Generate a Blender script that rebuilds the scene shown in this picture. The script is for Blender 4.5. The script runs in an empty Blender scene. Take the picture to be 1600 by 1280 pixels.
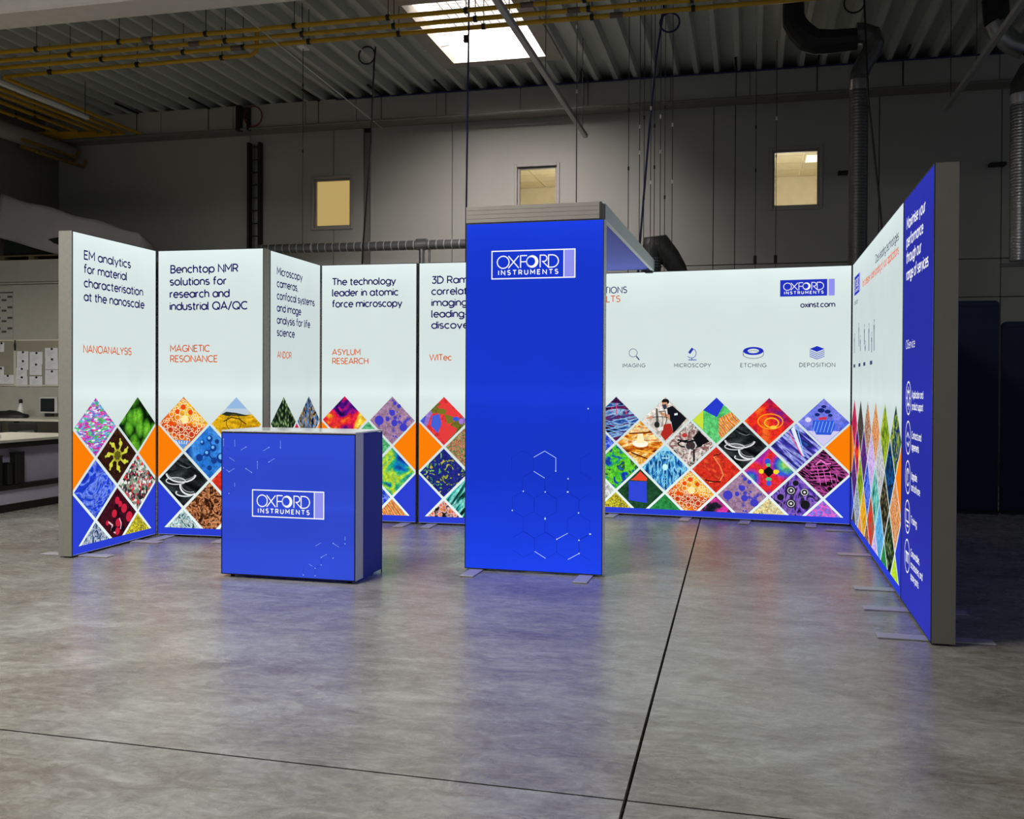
import bpy, math, random
from math import sin, cos, pi, radians, atan2, hypot
random.seed(7)
D = bpy.data
COL = bpy.context.scene.collection
SC = bpy.context.scene

# ------------------------------------------------------------------ camera
CAMH = 1.3466
cam = D.objects.new('camera', D.cameras.new('camera')); COL.objects.link(cam)
cam.data.sensor_fit = 'HORIZONTAL'; cam.data.sensor_width = 36
cam.data.lens = 36 * 1512.38 / 1600
cam.data.shift_y = -26.08 / 1600
cam.data.clip_end = 200
cam.location = (0, 0, CAMH)
from mathutils import Matrix, Vector
cam.matrix_world = (Matrix.Translation((0, 0, CAMH)) @ Matrix.Rotation(.2091, 4, 'Z')
                    @ Matrix.Rotation(pi/2 - .0091, 4, 'X') @ Matrix.Rotation(.0047, 4, 'Z'))
SC.camera = cam
# ------------------------------------------------------------------ world, lights, exposure
SC.view_settings.view_transform = 'Standard'
SC.view_settings.look = 'None'
SC.view_settings.exposure = 0
SC.view_settings.gamma = 1
SC.view_settings.use_curve_mapping = False
w = D.worlds.new('world'); SC.world = w; w.use_nodes = True
w.node_tree.nodes['Background'].inputs[0].default_value = (.80, .88, 1, 1)
w.node_tree.nodes['Background'].inputs[1].default_value = .155
HR = -.03                      # the hall is turned by this much against the booth
def hp(u, v, z=0):
    c, s = cos(HR), sin(HR)
    return (u*c - v*s, u*s + v*c, z)
def area_light(name, u, v, z, sx, sy, power, color):
    l = D.lights.new(name, 'AREA'); l.shape = 'RECTANGLE'; l.size = sx; l.size_y = sy
    l.energy = power; l.color = color
    o = D.objects.new(name, l); COL.objects.link(o); o.location = hp(u, v, z); o.rotation_euler = (0, 0, HR)
    return o
# daylight coming down through the roof lights that stand behind and beside the camera
area_light('roof_daylight', -3.7, 3.2, 5.6, 1.4, 2.2, 270, (1, .97, .92))
area_light('roof_daylight', -7.6, 4.2, 5.6, 1.4, 2.2, 110, (1, .97, .92))
area_light('bench_fill_lamp', -9.6, 8.6, 3.0, 2.2, 1.0, 95, (1, .96, .86))  # no roof light: unseen lamp added over the benches to brighten the left background
# bright sky outside: daylight that falls slantwise through the roof light in view onto the back wall
sk = area_light('sky_daylight', -3.0, 6.0, 9.9, 12, 6, 14500, (1, .93, .90))
sk.rotation_euler = (Vector(hp(-3.3, 12.0, 5.6)) - Vector(hp(-3.0, 6.0, 9.9))).to_track_quat('-Z', 'Y').to_euler()

# ------------------------------------------------------------------ materials
def lin(c):
    return tuple(((x/255)/12.92 if x/255 <= .04045 else ((x/255+.055)/1.055)**2.4) for x in c) + (1,)
MC = {}
def newmat(name):
    m = D.materials.new(name); m.use_nodes = True
    nt = m.node_tree; nt.nodes.clear()
    out = nt.nodes.new('ShaderNodeOutputMaterial')
    return m, nt, out
def pbr(name, rgb, rough=.6, metal=0, noise=0, nscale=8, bump=0, spec=.5, stretch=(1, 1, 1)):
    k = ('p', name)
    if k in MC: return MC[k]
    m, nt, out = newmat(name); b = nt.nodes.new('ShaderNodeBsdfPrincipled')
    nt.links.new(b.outputs[0], out.inputs[0])
    b.inputs['Roughness'].default_value = rough; b.inputs['Metallic'].default_value = metal
    b.inputs['Specular IOR Level'].default_value = spec
    c = lin(rgb)
    tc = nt.nodes.new('ShaderNodeTexCoord'); mp = nt.nodes.new('ShaderNodeMapping'); mp.inputs['Scale'].default_value = stretch
    nt.links.new(tc.outputs['Object'], mp.inputs[0])
    n = nt.nodes.new('ShaderNodeTexNoise'); n.inputs['Scale'].default_value = nscale; n.inputs['Detail'].default_value = 4
    nt.links.new(mp.outputs[0], n.inputs['Vector'])
    r = nt.nodes.new('ShaderNodeValToRGB'); nt.links.new(n.outputs[0], r.inputs[0])
    a = noise or .04
    r.color_ramp.elements[0].position = .3; r.color_ramp.elements[1].position = .7
    r.color_ramp.elements[0].color = tuple(x*(1-a) for x in c[:3]) + (1,)
    r.color_ramp.elements[1].color = tuple(min(1, x*(1+a)) for x in c[:3]) + (1,)
    nt.links.new(r.outputs[0], b.inputs['Base Color'])
    if bump:
        bp = nt.nodes.new('ShaderNodeBump'); bp.inputs['Strength'].default_value = bump; bp.inputs['Distance'].default_value = .01
        nt.links.new(n.outputs[0], bp.inputs['Height']); nt.links.new(bp.outputs[0], b.inputs['Normal'])
    MC[k] = m; return m
def ink(rgb, s=1.0):
    """backlit print ink of one colour"""
    k = ('e', rgb, s)
    if k in MC: return MC[k]
    m, nt, out = newmat('print_%02x%02x%02x' % rgb)
    e = nt.nodes.new('ShaderNodeEmission'); e.inputs[0].default_value = lin(rgb); e.inputs[1].default_value = s
    nt.links.new(e.outputs[0], out.inputs[0])
    m.cycles.emission_sampling = 'NONE'
    MC[k] = m; return m
def fabric(name, rgb, H=2.5, W=1.0, lo=.84, edge=1.08, s=1.0, sample=True):
    """backlit textile: LEDs along the edges make it brighter there"""
    k = ('f', name)
    if k in MC: return MC[k]
    m, nt, out = newmat(name)
    e = nt.nodes.new('ShaderNodeEmission'); e.inputs[0].default_value = lin(rgb)
    tc = nt.nodes.new('ShaderNodeTexCoord'); sp = nt.nodes.new('ShaderNodeSeparateXYZ')
    nt.links.new(tc.outputs['Object'], sp.inputs[0])
    mr = nt.nodes.new('ShaderNodeMapRange'); mr.inputs['From Max'].default_value = H
    nt.links.new(sp.outputs['Z'], mr.inputs['Value'])
    cr = nt.nodes.new('ShaderNodeFloatCurve'); cur = cr.mapping.curves[0]
    pts = [(0, edge+.08), (.2, lo+.08), (.3, lo), (.47, lo+.03), (.5, lo+.10), (.55, lo+.04), (.75, lo), (.93, lo+.07), (1, edge)]
    cur.points[0].location = (0, pts[0][1]/1.5); cur.points[1].location = (1, pts[-1][1]/1.5)
    for p in pts[1:-1]: cur.points.new(p[0], p[1]/1.5)
    cr.mapping.update()
    nt.links.new(mr.outputs[0], cr.inputs['Value'])
    n = nt.nodes.new('ShaderNodeTexNoise'); n.inputs['Scale'].default_value = 2.2; n.inputs['Detail'].default_value = 1
    nt.links.new(tc.outputs['Object'], n.inputs['Vector'])
    ma = nt.nodes.new('ShaderNodeMath'); ma.operation = 'MULTIPLY_ADD'; ma.inputs[1].default_value = .12; ma.inputs[2].default_value = .94
    nt.links.new(n.outputs[0], ma.inputs[0])
    mu = nt.nodes.new('ShaderNodeMath'); mu.operation = 'MULTIPLY'; nt.links.new(cr.outputs[0], mu.inputs[0]); nt.links.new(ma.outputs[0], mu.inputs[1])
    m2 = nt.nodes.new('ShaderNodeMath'); m2.operation = 'MULTIPLY'; m2.inputs[1].default_value = 1.5*s; nt.links.new(mu.outputs[0], m2.inputs[0])
    nt.links.new(m2.outputs[0], e.inputs[1]); nt.links.new(e.outputs[0], out.inputs[0])
    if not sample: m.cycles.emission_sampling = 'NONE'
    MC[k] = m; return m
PIC = {}
def pic(kind):
    """procedural backlit picture; styles below"""
    if kind in PIC: return PIC[kind]
    t, sc, st, rot, dist, cols = STY[kind]
    m, nt, out = newmat('picture_' + kind)
    e = nt.nodes.new('ShaderNodeEmission'); e.inputs[1].default_value = 1.0
    nt.links.new(e.outputs[0], out.inputs[0])
    tc = nt.nodes.new('ShaderNodeTexCoord'); mp = nt.nodes.new('ShaderNodeMapping')
    mp.inputs['Scale'].default_value = (st[0], 1, st[1]); mp.inputs['Rotation'].default_value = (0, radians(rot), 0)
    mp.inputs['Location'].default_value = (random.random()*9, random.random()*9, random.random()*9)
    m1 = nt.nodes.new('ShaderNodeMapping'); m1.inputs['Rotation'].default_value = (0, radians(rot), 0)
    mp.inputs['Rotation'].default_value = (0, 0, 0)
    nt.links.new(tc.outputs['Object'], m1.inputs[0]); nt.links.new(m1.outputs[0], mp.inputs[0])
    vec = mp.outputs[0]
    if t in 'VCR' and dist:
        nn = nt.nodes.new('ShaderNodeTexNoise'); nn.inputs['Scale'].default_value = sc*.8
        nt.links.new(vec, nn.inputs['Vector'])
        vm = nt.nodes.new('ShaderNodeVectorMath'); vm.operation = 'MULTIPLY_ADD'; vm.inputs[1].default_value = (dist,)*3
        nt.links.new(nn.outputs['Color'], vm.inputs[0]); nt.links.new(vec, vm.inputs[2]); vec = vm.outputs[0]
    if t == 'N':
        x = nt.nodes.new('ShaderNodeTexNoise'); x.inputs['Scale'].default_value = sc; x.inputs['Detail'].default_value = 3
        x.inputs['Distortion'].default_value = dist; o = x.outputs[0]
        lo, hi = .3, .7
    elif t == 'W':
        x = nt.nodes.new('ShaderNodeTexWave'); x.inputs['Scale'].default_value = sc; x.inputs['Distortion'].default_value = dist
        x.inputs['Detail'].default_value = 2; o = x.outputs[1]; lo, hi = 0, .95
    elif t == 'R':
        x = nt.nodes.new('ShaderNodeTexVoronoi'); x.feature = 'DISTANCE_TO_EDGE'; x.inputs['Scale'].default_value = sc; o = x.outputs[0]; lo, hi = 0, .3
    else:
        x = nt.nodes.new('ShaderNodeTexVoronoi'); x.inputs['Scale'].default_value = sc
        x.voronoi_dimensions = '3D'
        if t == 'V': o = x.outputs['Distance']; lo, hi = 0, .75
        else:
            sx = nt.nodes.new('ShaderNodeSeparateColor'); nt.links.new(x.outputs['Color'], sx.inputs[0]); o = sx.outputs[0]; lo, hi = 0, .98
    nt.links.new(vec, x.inputs['Vector'])
    r = nt.nodes.new('ShaderNodeValToRGB'); nt.links.new(o, r.inputs[0])
    cr = r.color_ramp
    n = len(cols)
    cr.interpolation = 'CONSTANT' if t == 'C' else 'LINEAR'
    cr.elements[0].position = lo; cr.elements[0].color = lin(cols[0])
    cr.elements[1].position = hi if t != 'C' else lo + (hi-lo)*(n-1)/n; cr.elements[1].color = lin(cols[-1])
    for i in range(1, n-1):
        el = cr.elements.new(lo + (hi-lo)*i/((n-1) if t != 'C' else n)); el.color = lin(cols[i])
    # fine photographic grain over the picture
    gn = nt.nodes.new('ShaderNodeTexNoise'); gn.inputs['Scale'].default_value = 34; gn.inputs['Detail'].default_value = 6; gn.inputs['Distortion'].default_value = .8
    nt.links.new(tc.outputs['Object'], gn.inputs['Vector'])
    gm = nt.nodes.new('ShaderNodeMapRange'); gm.inputs['From Min'].default_value = .35; gm.inputs['From Max'].default_value = .65; gm.inputs['To Min'].default_value = .62; gm.inputs['To Max'].default_value = 1.2; gm.clamp = True
    nt.links.new(gn.outputs[0], gm.inputs['Value']); nt.links.new(gm.outputs[0], e.inputs[1])
    nt.links.new(r.outputs[0], e.inputs[0])
    m.cycles.emission_sampling = 'NONE'
    PIC[kind] = m; return m
K = (18, 20, 24); Wh = (245, 248, 246)
STY = {  # type, scale, stretch, rotation, distortion, colours
 'confetti': ('C', 52, (.5, 1.6), 0, .03, [(190, 60, 180), (90, 200, 120), (120, 130, 220), (230, 60, 150), (235, 235, 250), (90, 190, 220), (200, 120, 210)]),
 'greenballs': ('V', 9, (1, .8), 0, .05, [(150, 220, 75), (130, 205, 60), (112, 192, 50), (95, 172, 42), (70, 140, 34), (34, 80, 20), (12, 26, 12)]),
 'darkbrown': ('N', 8, (1, 1), 0, 1, [(30, 18, 14), (62, 30, 24), (40, 24, 16), (80, 45, 25)]),
 'scraps': ('C', 42, (1, 1), 30, .02, [(60, 60, 58), (210, 205, 195), (150, 140, 135), (225, 60, 60), (120, 160, 130), (240, 240, 235), (40, 40, 45), (190, 90, 120)]),
 'bluecell': ('N', 4.5, (1, 1), 0, 2.8, [(30, 50, 180), (28, 62, 215), (35, 70, 220), (120, 150, 245), (36, 66, 215), (34, 64, 212), (28, 50, 190)]),
 'redcells': ('N', 5, (1, 1), 0, 1, [(52, 14, 22), (70, 20, 34), (40, 12, 22)]),
 'bluecrystal': ('N', 22, (1.2, .8), 0, 2, [(25, 45, 90), (90, 120, 160), (215, 225, 235), (50, 80, 140), (20, 30, 60)]),
 'yellowgrass': ('N', 24, (1, 1), 20, 2, [(70, 66, 10), (170, 150, 40), (235, 225, 60), (110, 105, 20), (150, 140, 80)]),
 'sunset': ('N', 3.2, (.6, 1.4), 0, .3, [(200, 70, 30), (240, 140, 20), (252, 200, 60), (240, 120, 25), (205, 60, 30)]),
 'wheat': ('N', 14, (.4, 2), 0, .5, [(200, 150, 20), (235, 185, 30), (215, 165, 20), (170, 120, 10)]),
 'molecule': ('N', 3, (1, 1), 0, .5, [(20, 80, 170), (40, 120, 215), (70, 150, 235), (15, 60, 150)]),
 'petri': ('N', 4, (.5, 1.6), -15, 1.5, [(10, 12, 14), (24, 28, 30), (60, 66, 68), (12, 14, 16)]),
 'rust': ('N', 13, (1, 1), 20, 2.5, [(35, 20, 14), (150, 75, 35), (230, 160, 110), (95, 45, 22), (60, 32, 20), (30, 18, 14)]),
 'icecrystal': ('N', 20, (1, .6), 30, 2, [(30, 70, 90), (120, 170, 180), (235, 245, 240), (60, 110, 120), (20, 50, 70)]),
 'blackgreen': ('V', 34, (1, .7), 0, 0, [(225, 230, 190), (120, 150, 90), (40, 60, 40), (14, 22, 16)]),
 'bluestars': ('N', 14, (1, .5), 0, 2, [(14, 18, 22), (16, 24, 34), (30, 60, 110), (90, 150, 215), (190, 150, 50), (22, 26, 28), (14, 16, 20)]),
 'fire': ('N', 5.5, (1, 1), -20, 1.2, [(30, 10, 70), (90, 20, 140), (225, 25, 70), (240, 60, 40), (250, 170, 40), (255, 235, 90)]),
 'bubbles': ('V', 13, (1, 1), 0, 0, [(60, 60, 190), (75, 70, 195), (165, 130, 160), (170, 135, 165), (160, 125, 155)]),
 'mosaic': ('C', 5.5, (1, 1), 0, .12, [(120, 130, 128), (235, 60, 65), (70, 90, 215), (235, 60, 65), (110, 110, 40), (150, 120, 200)]),
 'greenmix': ('N', 26, (1, 1), 30, 2, [(16, 50, 30), (60, 160, 80), (230, 130, 110), (30, 80, 50), (200, 230, 150)]),
 'greenmap': ('N', 4.2, (1, 1), -35, .5, [(30, 36, 130), (24, 60, 170), (20, 120, 190), (40, 185, 120), (200, 228, 40), (60, 190, 110), (24, 70, 170)]),
 'navyfleck': ('N', 15, (1, 1), 0, 1.2, [(225, 120, 100), (200, 220, 80), (30, 60, 60), (34, 40, 130), (38, 42, 142), (34, 40, 130), (30, 36, 110), (90, 190, 90), (235, 235, 90)]),
 'tealstreak': ('N', 14, (2.2, .3), -35, .4, [(12, 60, 60), (50, 180, 170), (150, 235, 225), (20, 110, 105), (16, 40, 40)]),
 'stripesfire': ('W', 6, (1, 1), 35, 4, [(225, 40, 60), (250, 210, 50), (250, 120, 30), (245, 235, 220), (110, 16, 40), (250, 160, 40)]),
 'redpepper': ('V', 26, (1, 1), 0, 0, [(180, 220, 60), (230, 80, 60), (250, 200, 190), (25, 22, 20)]),
 'greenfoam': ('N', 20, (1, 1), 0, 1, [(40, 130, 80), (110, 200, 140), (60, 160, 100)]),
 'city': ('N', 9, (.5, 2.2), 12, .6, [(12, 14, 40), (24, 34, 90), (60, 110, 190), (170, 210, 240), (40, 50, 130), (120, 40, 90), (14, 16, 44)]),
 'lab': ('N', 5, (1, 1), 0, .6, [(240, 236, 230), (228, 222, 214), (200, 190, 180), (235, 230, 222)]),
 'greenblue': ('N', 4, (2.5, .4), 0, .3, [(60, 150, 80), (90, 205, 110), (110, 215, 130), (60, 170, 100)]),
 'swirl': ('N', 3, (1, 1), 0, .8, [(120, 30, 130), (200, 30, 60), (245, 50, 30), (250, 110, 40), (240, 40, 40)]),
 'vase': ('N', 2.5, (1, 1), 0, .5, [(60, 80, 210), (90, 110, 230), (150, 150, 240), (70, 90, 215)]),
 'molten': ('N', 7, (.6, 1.8), 8, 1, [(70, 24, 10), (200, 90, 20), (245, 170, 50), (255, 235, 170), (225, 110, 25), (110, 40, 12)]),
 'bike': ('N', 7, (1, 1), 25, 1.6, [(30, 28, 32), (235, 225, 215), (120, 60, 60), (240, 230, 222), (36, 34, 40), (200, 180, 165)]),
 'streaks': ('N', 7, (3, .35), 52, .3, [(24, 26, 60), (60, 50, 170), (180, 190, 250), (70, 60, 190), (24, 30, 70), (50, 90, 190)]),
 'landmap': ('N', 8, (1, 1), 0, 1.4, [(24, 60, 190), (30, 70, 170), (60, 200, 40), (120, 220, 60), (24, 80, 40), (40, 110, 200)]),
 'tech': ('N', 16, (2, .5), 0, .2, [(8, 24, 60), (16, 60, 120), (40, 130, 210), (150, 230, 250), (24, 90, 170), (10, 30, 70)]),
 'redsheet': ('N', 5, (1, 1), 20, 2.5, [(215, 40, 30), (225, 56, 36), (205, 44, 34), (240, 90, 50)]),
 'rainbow': ('V', 3.2, (1, 1), 0, .1, [(250, 220, 40), (90, 200, 120), (50, 70, 210), (230, 40, 70), (240, 50, 40), (170, 40, 170)]),
 'pinkgrid': ('N', 9, (.6, 1.8), -20, 1.5, [(18, 12, 16), (22, 14, 20), (20, 12, 18), (200, 80, 165), (24, 16, 22), (18, 12, 16), (20, 14, 18)]),
 'whitefoam': ('N', 16, (1, 1), 0, 2, [(150, 155, 150), (225, 228, 225), (180, 184, 182)]),
 'blocks': ('N', 4, (1, 1), 0, 1, [(24, 60, 36), (36, 82, 50), (20, 48, 34)]),
 'coneholes': ('N', 9, (1.4, .7), 0, 1.5, [(26, 24, 40), (90, 60, 190), (150, 110, 210), (30, 26, 60), (60, 44, 120)]),
 'violetcells': ('R', 15, (1, 1), 20, .03, [(235, 120, 210), (190, 90, 220), (90, 130, 230), (170, 110, 230)]),
 'magenta': ('N', 8, (1, 1), 0, 1, [(24, 24, 34), (44, 40, 60), (235, 60, 170), (34, 34, 44)]),
 'green': ('N', 12, (1, 1), 0, 1, [(30, 120, 60), (50, 150, 75), (36, 130, 66)]),
 'goldblue': ('N', 20, (1, 1), 0, 2, [(60, 130, 200), (230, 200, 80), (240, 235, 200), (180, 140, 30)]),
 'magentared': ('N', 6, (1, 1), 0, 1, [(150, 30, 70), (225, 50, 90), (120, 20, 60)]),
 'darkgrain': ('N', 20, (1, 1), 0, 1.5, [(30, 26, 26), (90, 80, 76), (50, 44, 44)]),
 'burst': ('N', 9, (1, 1), 0, 3, [(240, 240, 240), (150, 145, 140), (230, 150, 100), (40, 38, 38), (235, 235, 235)]),
 'orangegrain': ('N', 26, (1, 1), 0, 1.5, [(150, 70, 20), (225, 130, 60), (240, 190, 140), (180, 90, 30)]),
 'navygreen': ('N', 10, (1, 1), 0, 2, [(30, 36, 90), (34, 44, 110), (60, 110, 60), (190, 200, 50), (30, 40, 96)]),
 'yellowgreen': ('N', 9, (1, .6), 0, 2, [(24, 40, 20), (190, 210, 50), (110, 150, 40), (30, 44, 24)]),
 'purple': ('N', 7, (1, 1), 0, 1, [(110, 50, 150), (70, 36, 110), (160, 90, 190)]),
 'greywhite': ('N', 8, (1, 1), 0, 2, [(110, 112, 116), (225, 228, 230), (160, 162, 166), (240, 240, 242)]),
 'darkblue': ('N', 6, (1, 1), 0, 2, [(14, 22, 34), (30, 90, 160), (16, 24, 38), (24, 50, 90)]),
 'redgreen': ('N', 6, (1, 1), 0, 1, [(225, 40, 30), (240, 60, 40), (40, 110, 90), (215, 36, 30)]),
 'skyblue': ('N', 18, (1, 1), 0, 1, [(60, 150, 220), (110, 195, 240), (40, 120, 200)]),
 'amber': ('N', 9, (1, 1), 0, 1, [(235, 160, 20), (245, 190, 50), (190, 110, 10)]),
 'lilac': ('N', 20, (1, 1), 0, 1, [(190, 150, 230), (225, 200, 245), (160, 110, 210)]),
 'limeleaf': ('N', 6, (.5, 2), 60, .5, [(170, 220, 10), (205, 240, 60), (150, 205, 10)]),
 'pearls': ('V', 20, (1, 1.1), 0, 0, [(190, 185, 150), (120, 110, 80), (50, 46, 34), (24, 22, 18)]),
}
ALU = pbr('aluminium', (205, 207, 208), .38, .55, nscale=40, stretch=(1, 1, .05))
ALUD = pbr('aluminium_matt', (168, 165, 155), .55, .2, nscale=30, stretch=(.05, 1, 1), noise=.05)
GREYPAINT = pbr('grey_paint', (112, 111, 104), .55)
STEEL = pbr('steel_plate', (196, 194, 202), .5, .25)
GALV = pbr('galvanised_duct', (150, 152, 152), .32, .85, noise=.12, nscale=6)
DUCT = pbr('dark_duct', (88, 88, 86), .42, .6, noise=.12, nscale=6)
BLACK = pbr('black_matt', (16, 16, 17), .6)
RUBBER = pbr('black_cable', (14, 14, 16), .5)
BCABLE = pbr('blue_cable', (22, 32, 92), .5)
YEL = pbr('yellow_pipe_paint', (196, 150, 16), .45, noise=.08)
WIRE = pbr('steel_wire', (60, 60, 60), .5, .5)
WALL = pbr('wall_cladding', (162, 161, 154), .8, noise=.03, nscale=.7)
DECK = pbr('roof_deck', (186, 190, 184), .5, .1, noise=.10, nscale=3, stretch=(1, .15, 1))
NAVYINK = ink((22, 16, 92)); ORINK = ink((212, 96, 34)); GREYINK = ink((72, 76, 92)); WHINK = ink((250, 252, 252)); BLINK = ink((36, 52, 190)); PURINK = ink((146, 146, 240))

# ------------------------------------------------------------------ mesh helpers
class MB:
    def __init__(s): s.v = []; s.f = []; s.m = []; s.sm = []
    def add(s, vs, fs, mi=0, smooth=False):
        b = len(s.v); s.v += [tuple(p) for p in vs]
        for f in fs: s.f.append([b+i for i in f]); s.m.append(mi); s.sm.append(smooth)
    def box(s, x0, x1, y0, y1, z0, z1, mi=0):
        vs = [(x, y, z) for z in (z0, z1) for y in (y0, y1) for x in (x0, x1)]
        s.add(vs, [(0, 2, 3, 1), (4, 5, 7, 6), (0, 1, 5, 4), (2, 6, 7, 3), (0, 4, 6, 2), (1, 3, 7, 5)], mi); return s
    def bbox(s, x0, x1, y0, y1, z0, z1, b=.004, mi=0):
        """box with chamfered edges"""
        xs = (x0, x0+b, x1-b, x1); ys = (y0, y0+b, y1-b, y1); zs = (z0, z0+b, z1-b, z1)
        idx = {}; vs = []
        for a in (0, 1):
            for c in (0, 1):
                for d in (0, 1):
                    i, j, k = a*3, c*3, d*3; ii, jj, kk = 1+a, 1+c, 1+d
                    for ax, p in (('x', (xs[i], ys[jj], zs[kk])), ('y', (xs[ii], ys[j], zs[kk])), ('z', (xs[ii], ys[jj], zs[k]))):
                        idx[(a, c, d, ax)] = len(vs); vs.append(p)
        g = lambda a, c, d, ax: idx[(a, c, d, ax)]
        fs = []
        for a in (0, 1): fs.append([g(a, 0, 0, 'x'), g(a, 1, 0, 'x'), g(a, 1, 1, 'x'), g(a, 0, 1, 'x')])
        for c in (0, 1): fs.append([g(0, c, 0, 'y'), g(1, c, 0, 'y'), g(1, c, 1, 'y'), g(0, c, 1, 'y')])
        for d in (0, 1): fs.append([g(0, 0, d, 'z'), g(1, 0, d, 'z'), g(1, 1, d, 'z'), g(0, 1, d, 'z')])
        for a in (0, 1):
            for c in (0, 1):
                fs.append([g(a, c, 0, 'x'), g(a, c, 1, 'x'), g(a, c, 1, 'y'), g(a, c, 0, 'y')])
                fs.append([g(a, 0, c, 'x'), g(a, 1, c, 'x'), g(a, 1, c, 'z'), g(a, 0, c, 'z')])
                fs.append([g(0, a, c, 'y'), g(1, a, c, 'y'), g(1, a, c, 'z'), g(0, a, c, 'z')])
                for d in (0, 1): fs.append([g(a, c, d, 'x'), g(a, c, d, 'y'), g(a, c, d, 'z')])
        s.add(vs, fs, mi); return s
    def tube(s, path, r, n=10, mi=0, caps=True, smooth=True, closed=False):
        P = [Vector(p) for p in path]; R = r if isinstance(r, (list, tuple)) else [r]*len(P)
        rings = []; N = len(P); up = None
        for i in range(N):
            if closed: t = P[(i+1) % N] - P[i-1]
            else: t = (P[min(i+1, N-1)] - P[max(i-1, 0)])
            t.normalize()
            if up is None:
                a = Vector((0, 0, 1)) if abs(t.z) < .9 else Vector((1, 0, 0)); up = t.cross(a).normalized()
            up = (up - t*up.dot(t)).normalized(); b = t.cross(up)
            rings.append([P[i] + (up*cos(2*pi*k/n) + b*sin(2*pi*k/n))*R[i] for k in range(n)])
        vs = [p for rg in rings for p in rg]; fs = []
        for i in range(N if closed else N-1):
            j = (i+1) % N
            for k in range(n): fs.append((i*n+k, i*n+(k+1) % n, j*n+(k+1) % n, j*n+k))
        s.add(vs, fs, mi, smooth)
        if caps and not closed: s.add(rings[0], [list(range(n))[::-1]], mi); s.add(rings[-1], [list(range(n))], mi)
        return s
    def lathe(s, prof, c=(0, 0, 0), n=16, mi=0):
        vs = []; fs = []
        for r, z in prof:
            for k in range(n): vs.append((c[0]+r*cos(2*pi*k/n), c[1]+r*sin(2*pi*k/n), c[2]+z))
        for i in range(len(prof)-1):
            for k in range(n): fs.append((i*n+k, i*n+(k+1) % n, (i+1)*n+(k+1) % n, (i+1)*n+k))
        s.add(vs, fs, mi, True); return s
    # flat print in the local x-z plane at depth y
    def poly(s, pts, y=0, mi=0): s.add([(p[0], y, p[1]) for p in pts], [list(range(len(pts)))], mi); return s
    def ribbon(s, pts, wd, y=0, mi=0, closed=False):
        n = len(pts)
        if n < 2: return s
        L = []; Rr = []
        for i in range(n):
            p = pts[i]
            a = pts[i-1] if (i > 0 or closed) else None; b = pts[(i+1) % n] if (i < n-1 or closed) else None
            def nr(p, q):
                dx, dy = q[0]-p[0], q[1]-p[1]; l = hypot(dx, dy) or 1e-9; return (-dy/l, dx/l)
            if a is None: m = nr(p, b); k = 1
            elif b is None: m = nr(a, p); k = 1
            else:
                n1, n2 = nr(a, p), nr(p, b); m = (n1[0]+n2[0], n1[1]+n2[1]); l = hypot(*m)
                if l < .3: m = n1; k = 1
                else: m = (m[0]/l, m[1]/l); k = min(1/(max(.35, m[0]*n1[0]+m[1]*n1[1])), 2.2)
            h = wd/2*k
            L.append((p[0]+m[0]*h, y, p[1]+m[1]*h)); Rr.append((p[0]-m[0]*h, y, p[1]-m[1]*h))
        vs = L+Rr; fs = [(i, (i+1) % n, n+(i+1) % n, n+i) for i in range(n if closed else n-1)]
        s.add(vs, fs, mi); return s
    def disc(s, x, z, rx, rz, y=0, mi=0, n=16): return s.poly([(x+rx*cos(2*pi*k/n), z+rz*sin(2*pi*k/n)) for k in range(n)], y, mi)
    def ring(s, x, z, rx, rz, wd, y=0, mi=0, n=20): return s.ribbon([(x+rx*cos(2*pi*k/n), z+rz*sin(2*pi*k/n)) for k in range(n)], wd, y, mi, True)
    def build(s, name, mats, parent=None, origin=(0, 0, 0), **pr):
        me = D.meshes.new(name); ox, oy, oz = origin
        me.from_pydata([(x-ox, y-oy, z-oz) for x, y, z in s.v], [], s.f)
        mats = mats if isinstance(mats, (list, tuple)) else [mats]
        for m in mats: me.materials.append(m)
        me.polygons.foreach_set('material_index', s.m); me.polygons.foreach_set('use_smooth', s.sm); me.update()
        o = D.objects.new(name, me); COL.objects.link(o)
        if parent: o.parent = parent
        o.location = origin
        for k, v in pr.items(): o[k] = v
        return o
def E(name, loc, rz, label=None, cat=None, group=None, kind=None):
    o = D.objects.new(name, None); COL.objects.link(o); o.empty_display_size = .1
    o.location = loc; o.rotation_euler = (0, 0, rz)
    if label: o['label'] = label
    if cat: o['category'] = cat
    if group: o['group'] = group
    if kind: o['kind'] = kind
    return o
def H(name, base, label, cat, group=None):
    """a thing standing in the hall; parts are given in local metres from the base"""
    return E(name, hp(*base), HR, label, cat, group)
def struct(name, mb, mat, label, parent=None, hall=True):
    o = mb.build(name, mat, parent)
    if parent is None:
        o['kind'] = 'structure'; o['label'] = label; o['category'] = name.split('_')[0]
        if hall: o.rotation_euler = (0, 0, HR)
    return o

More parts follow.
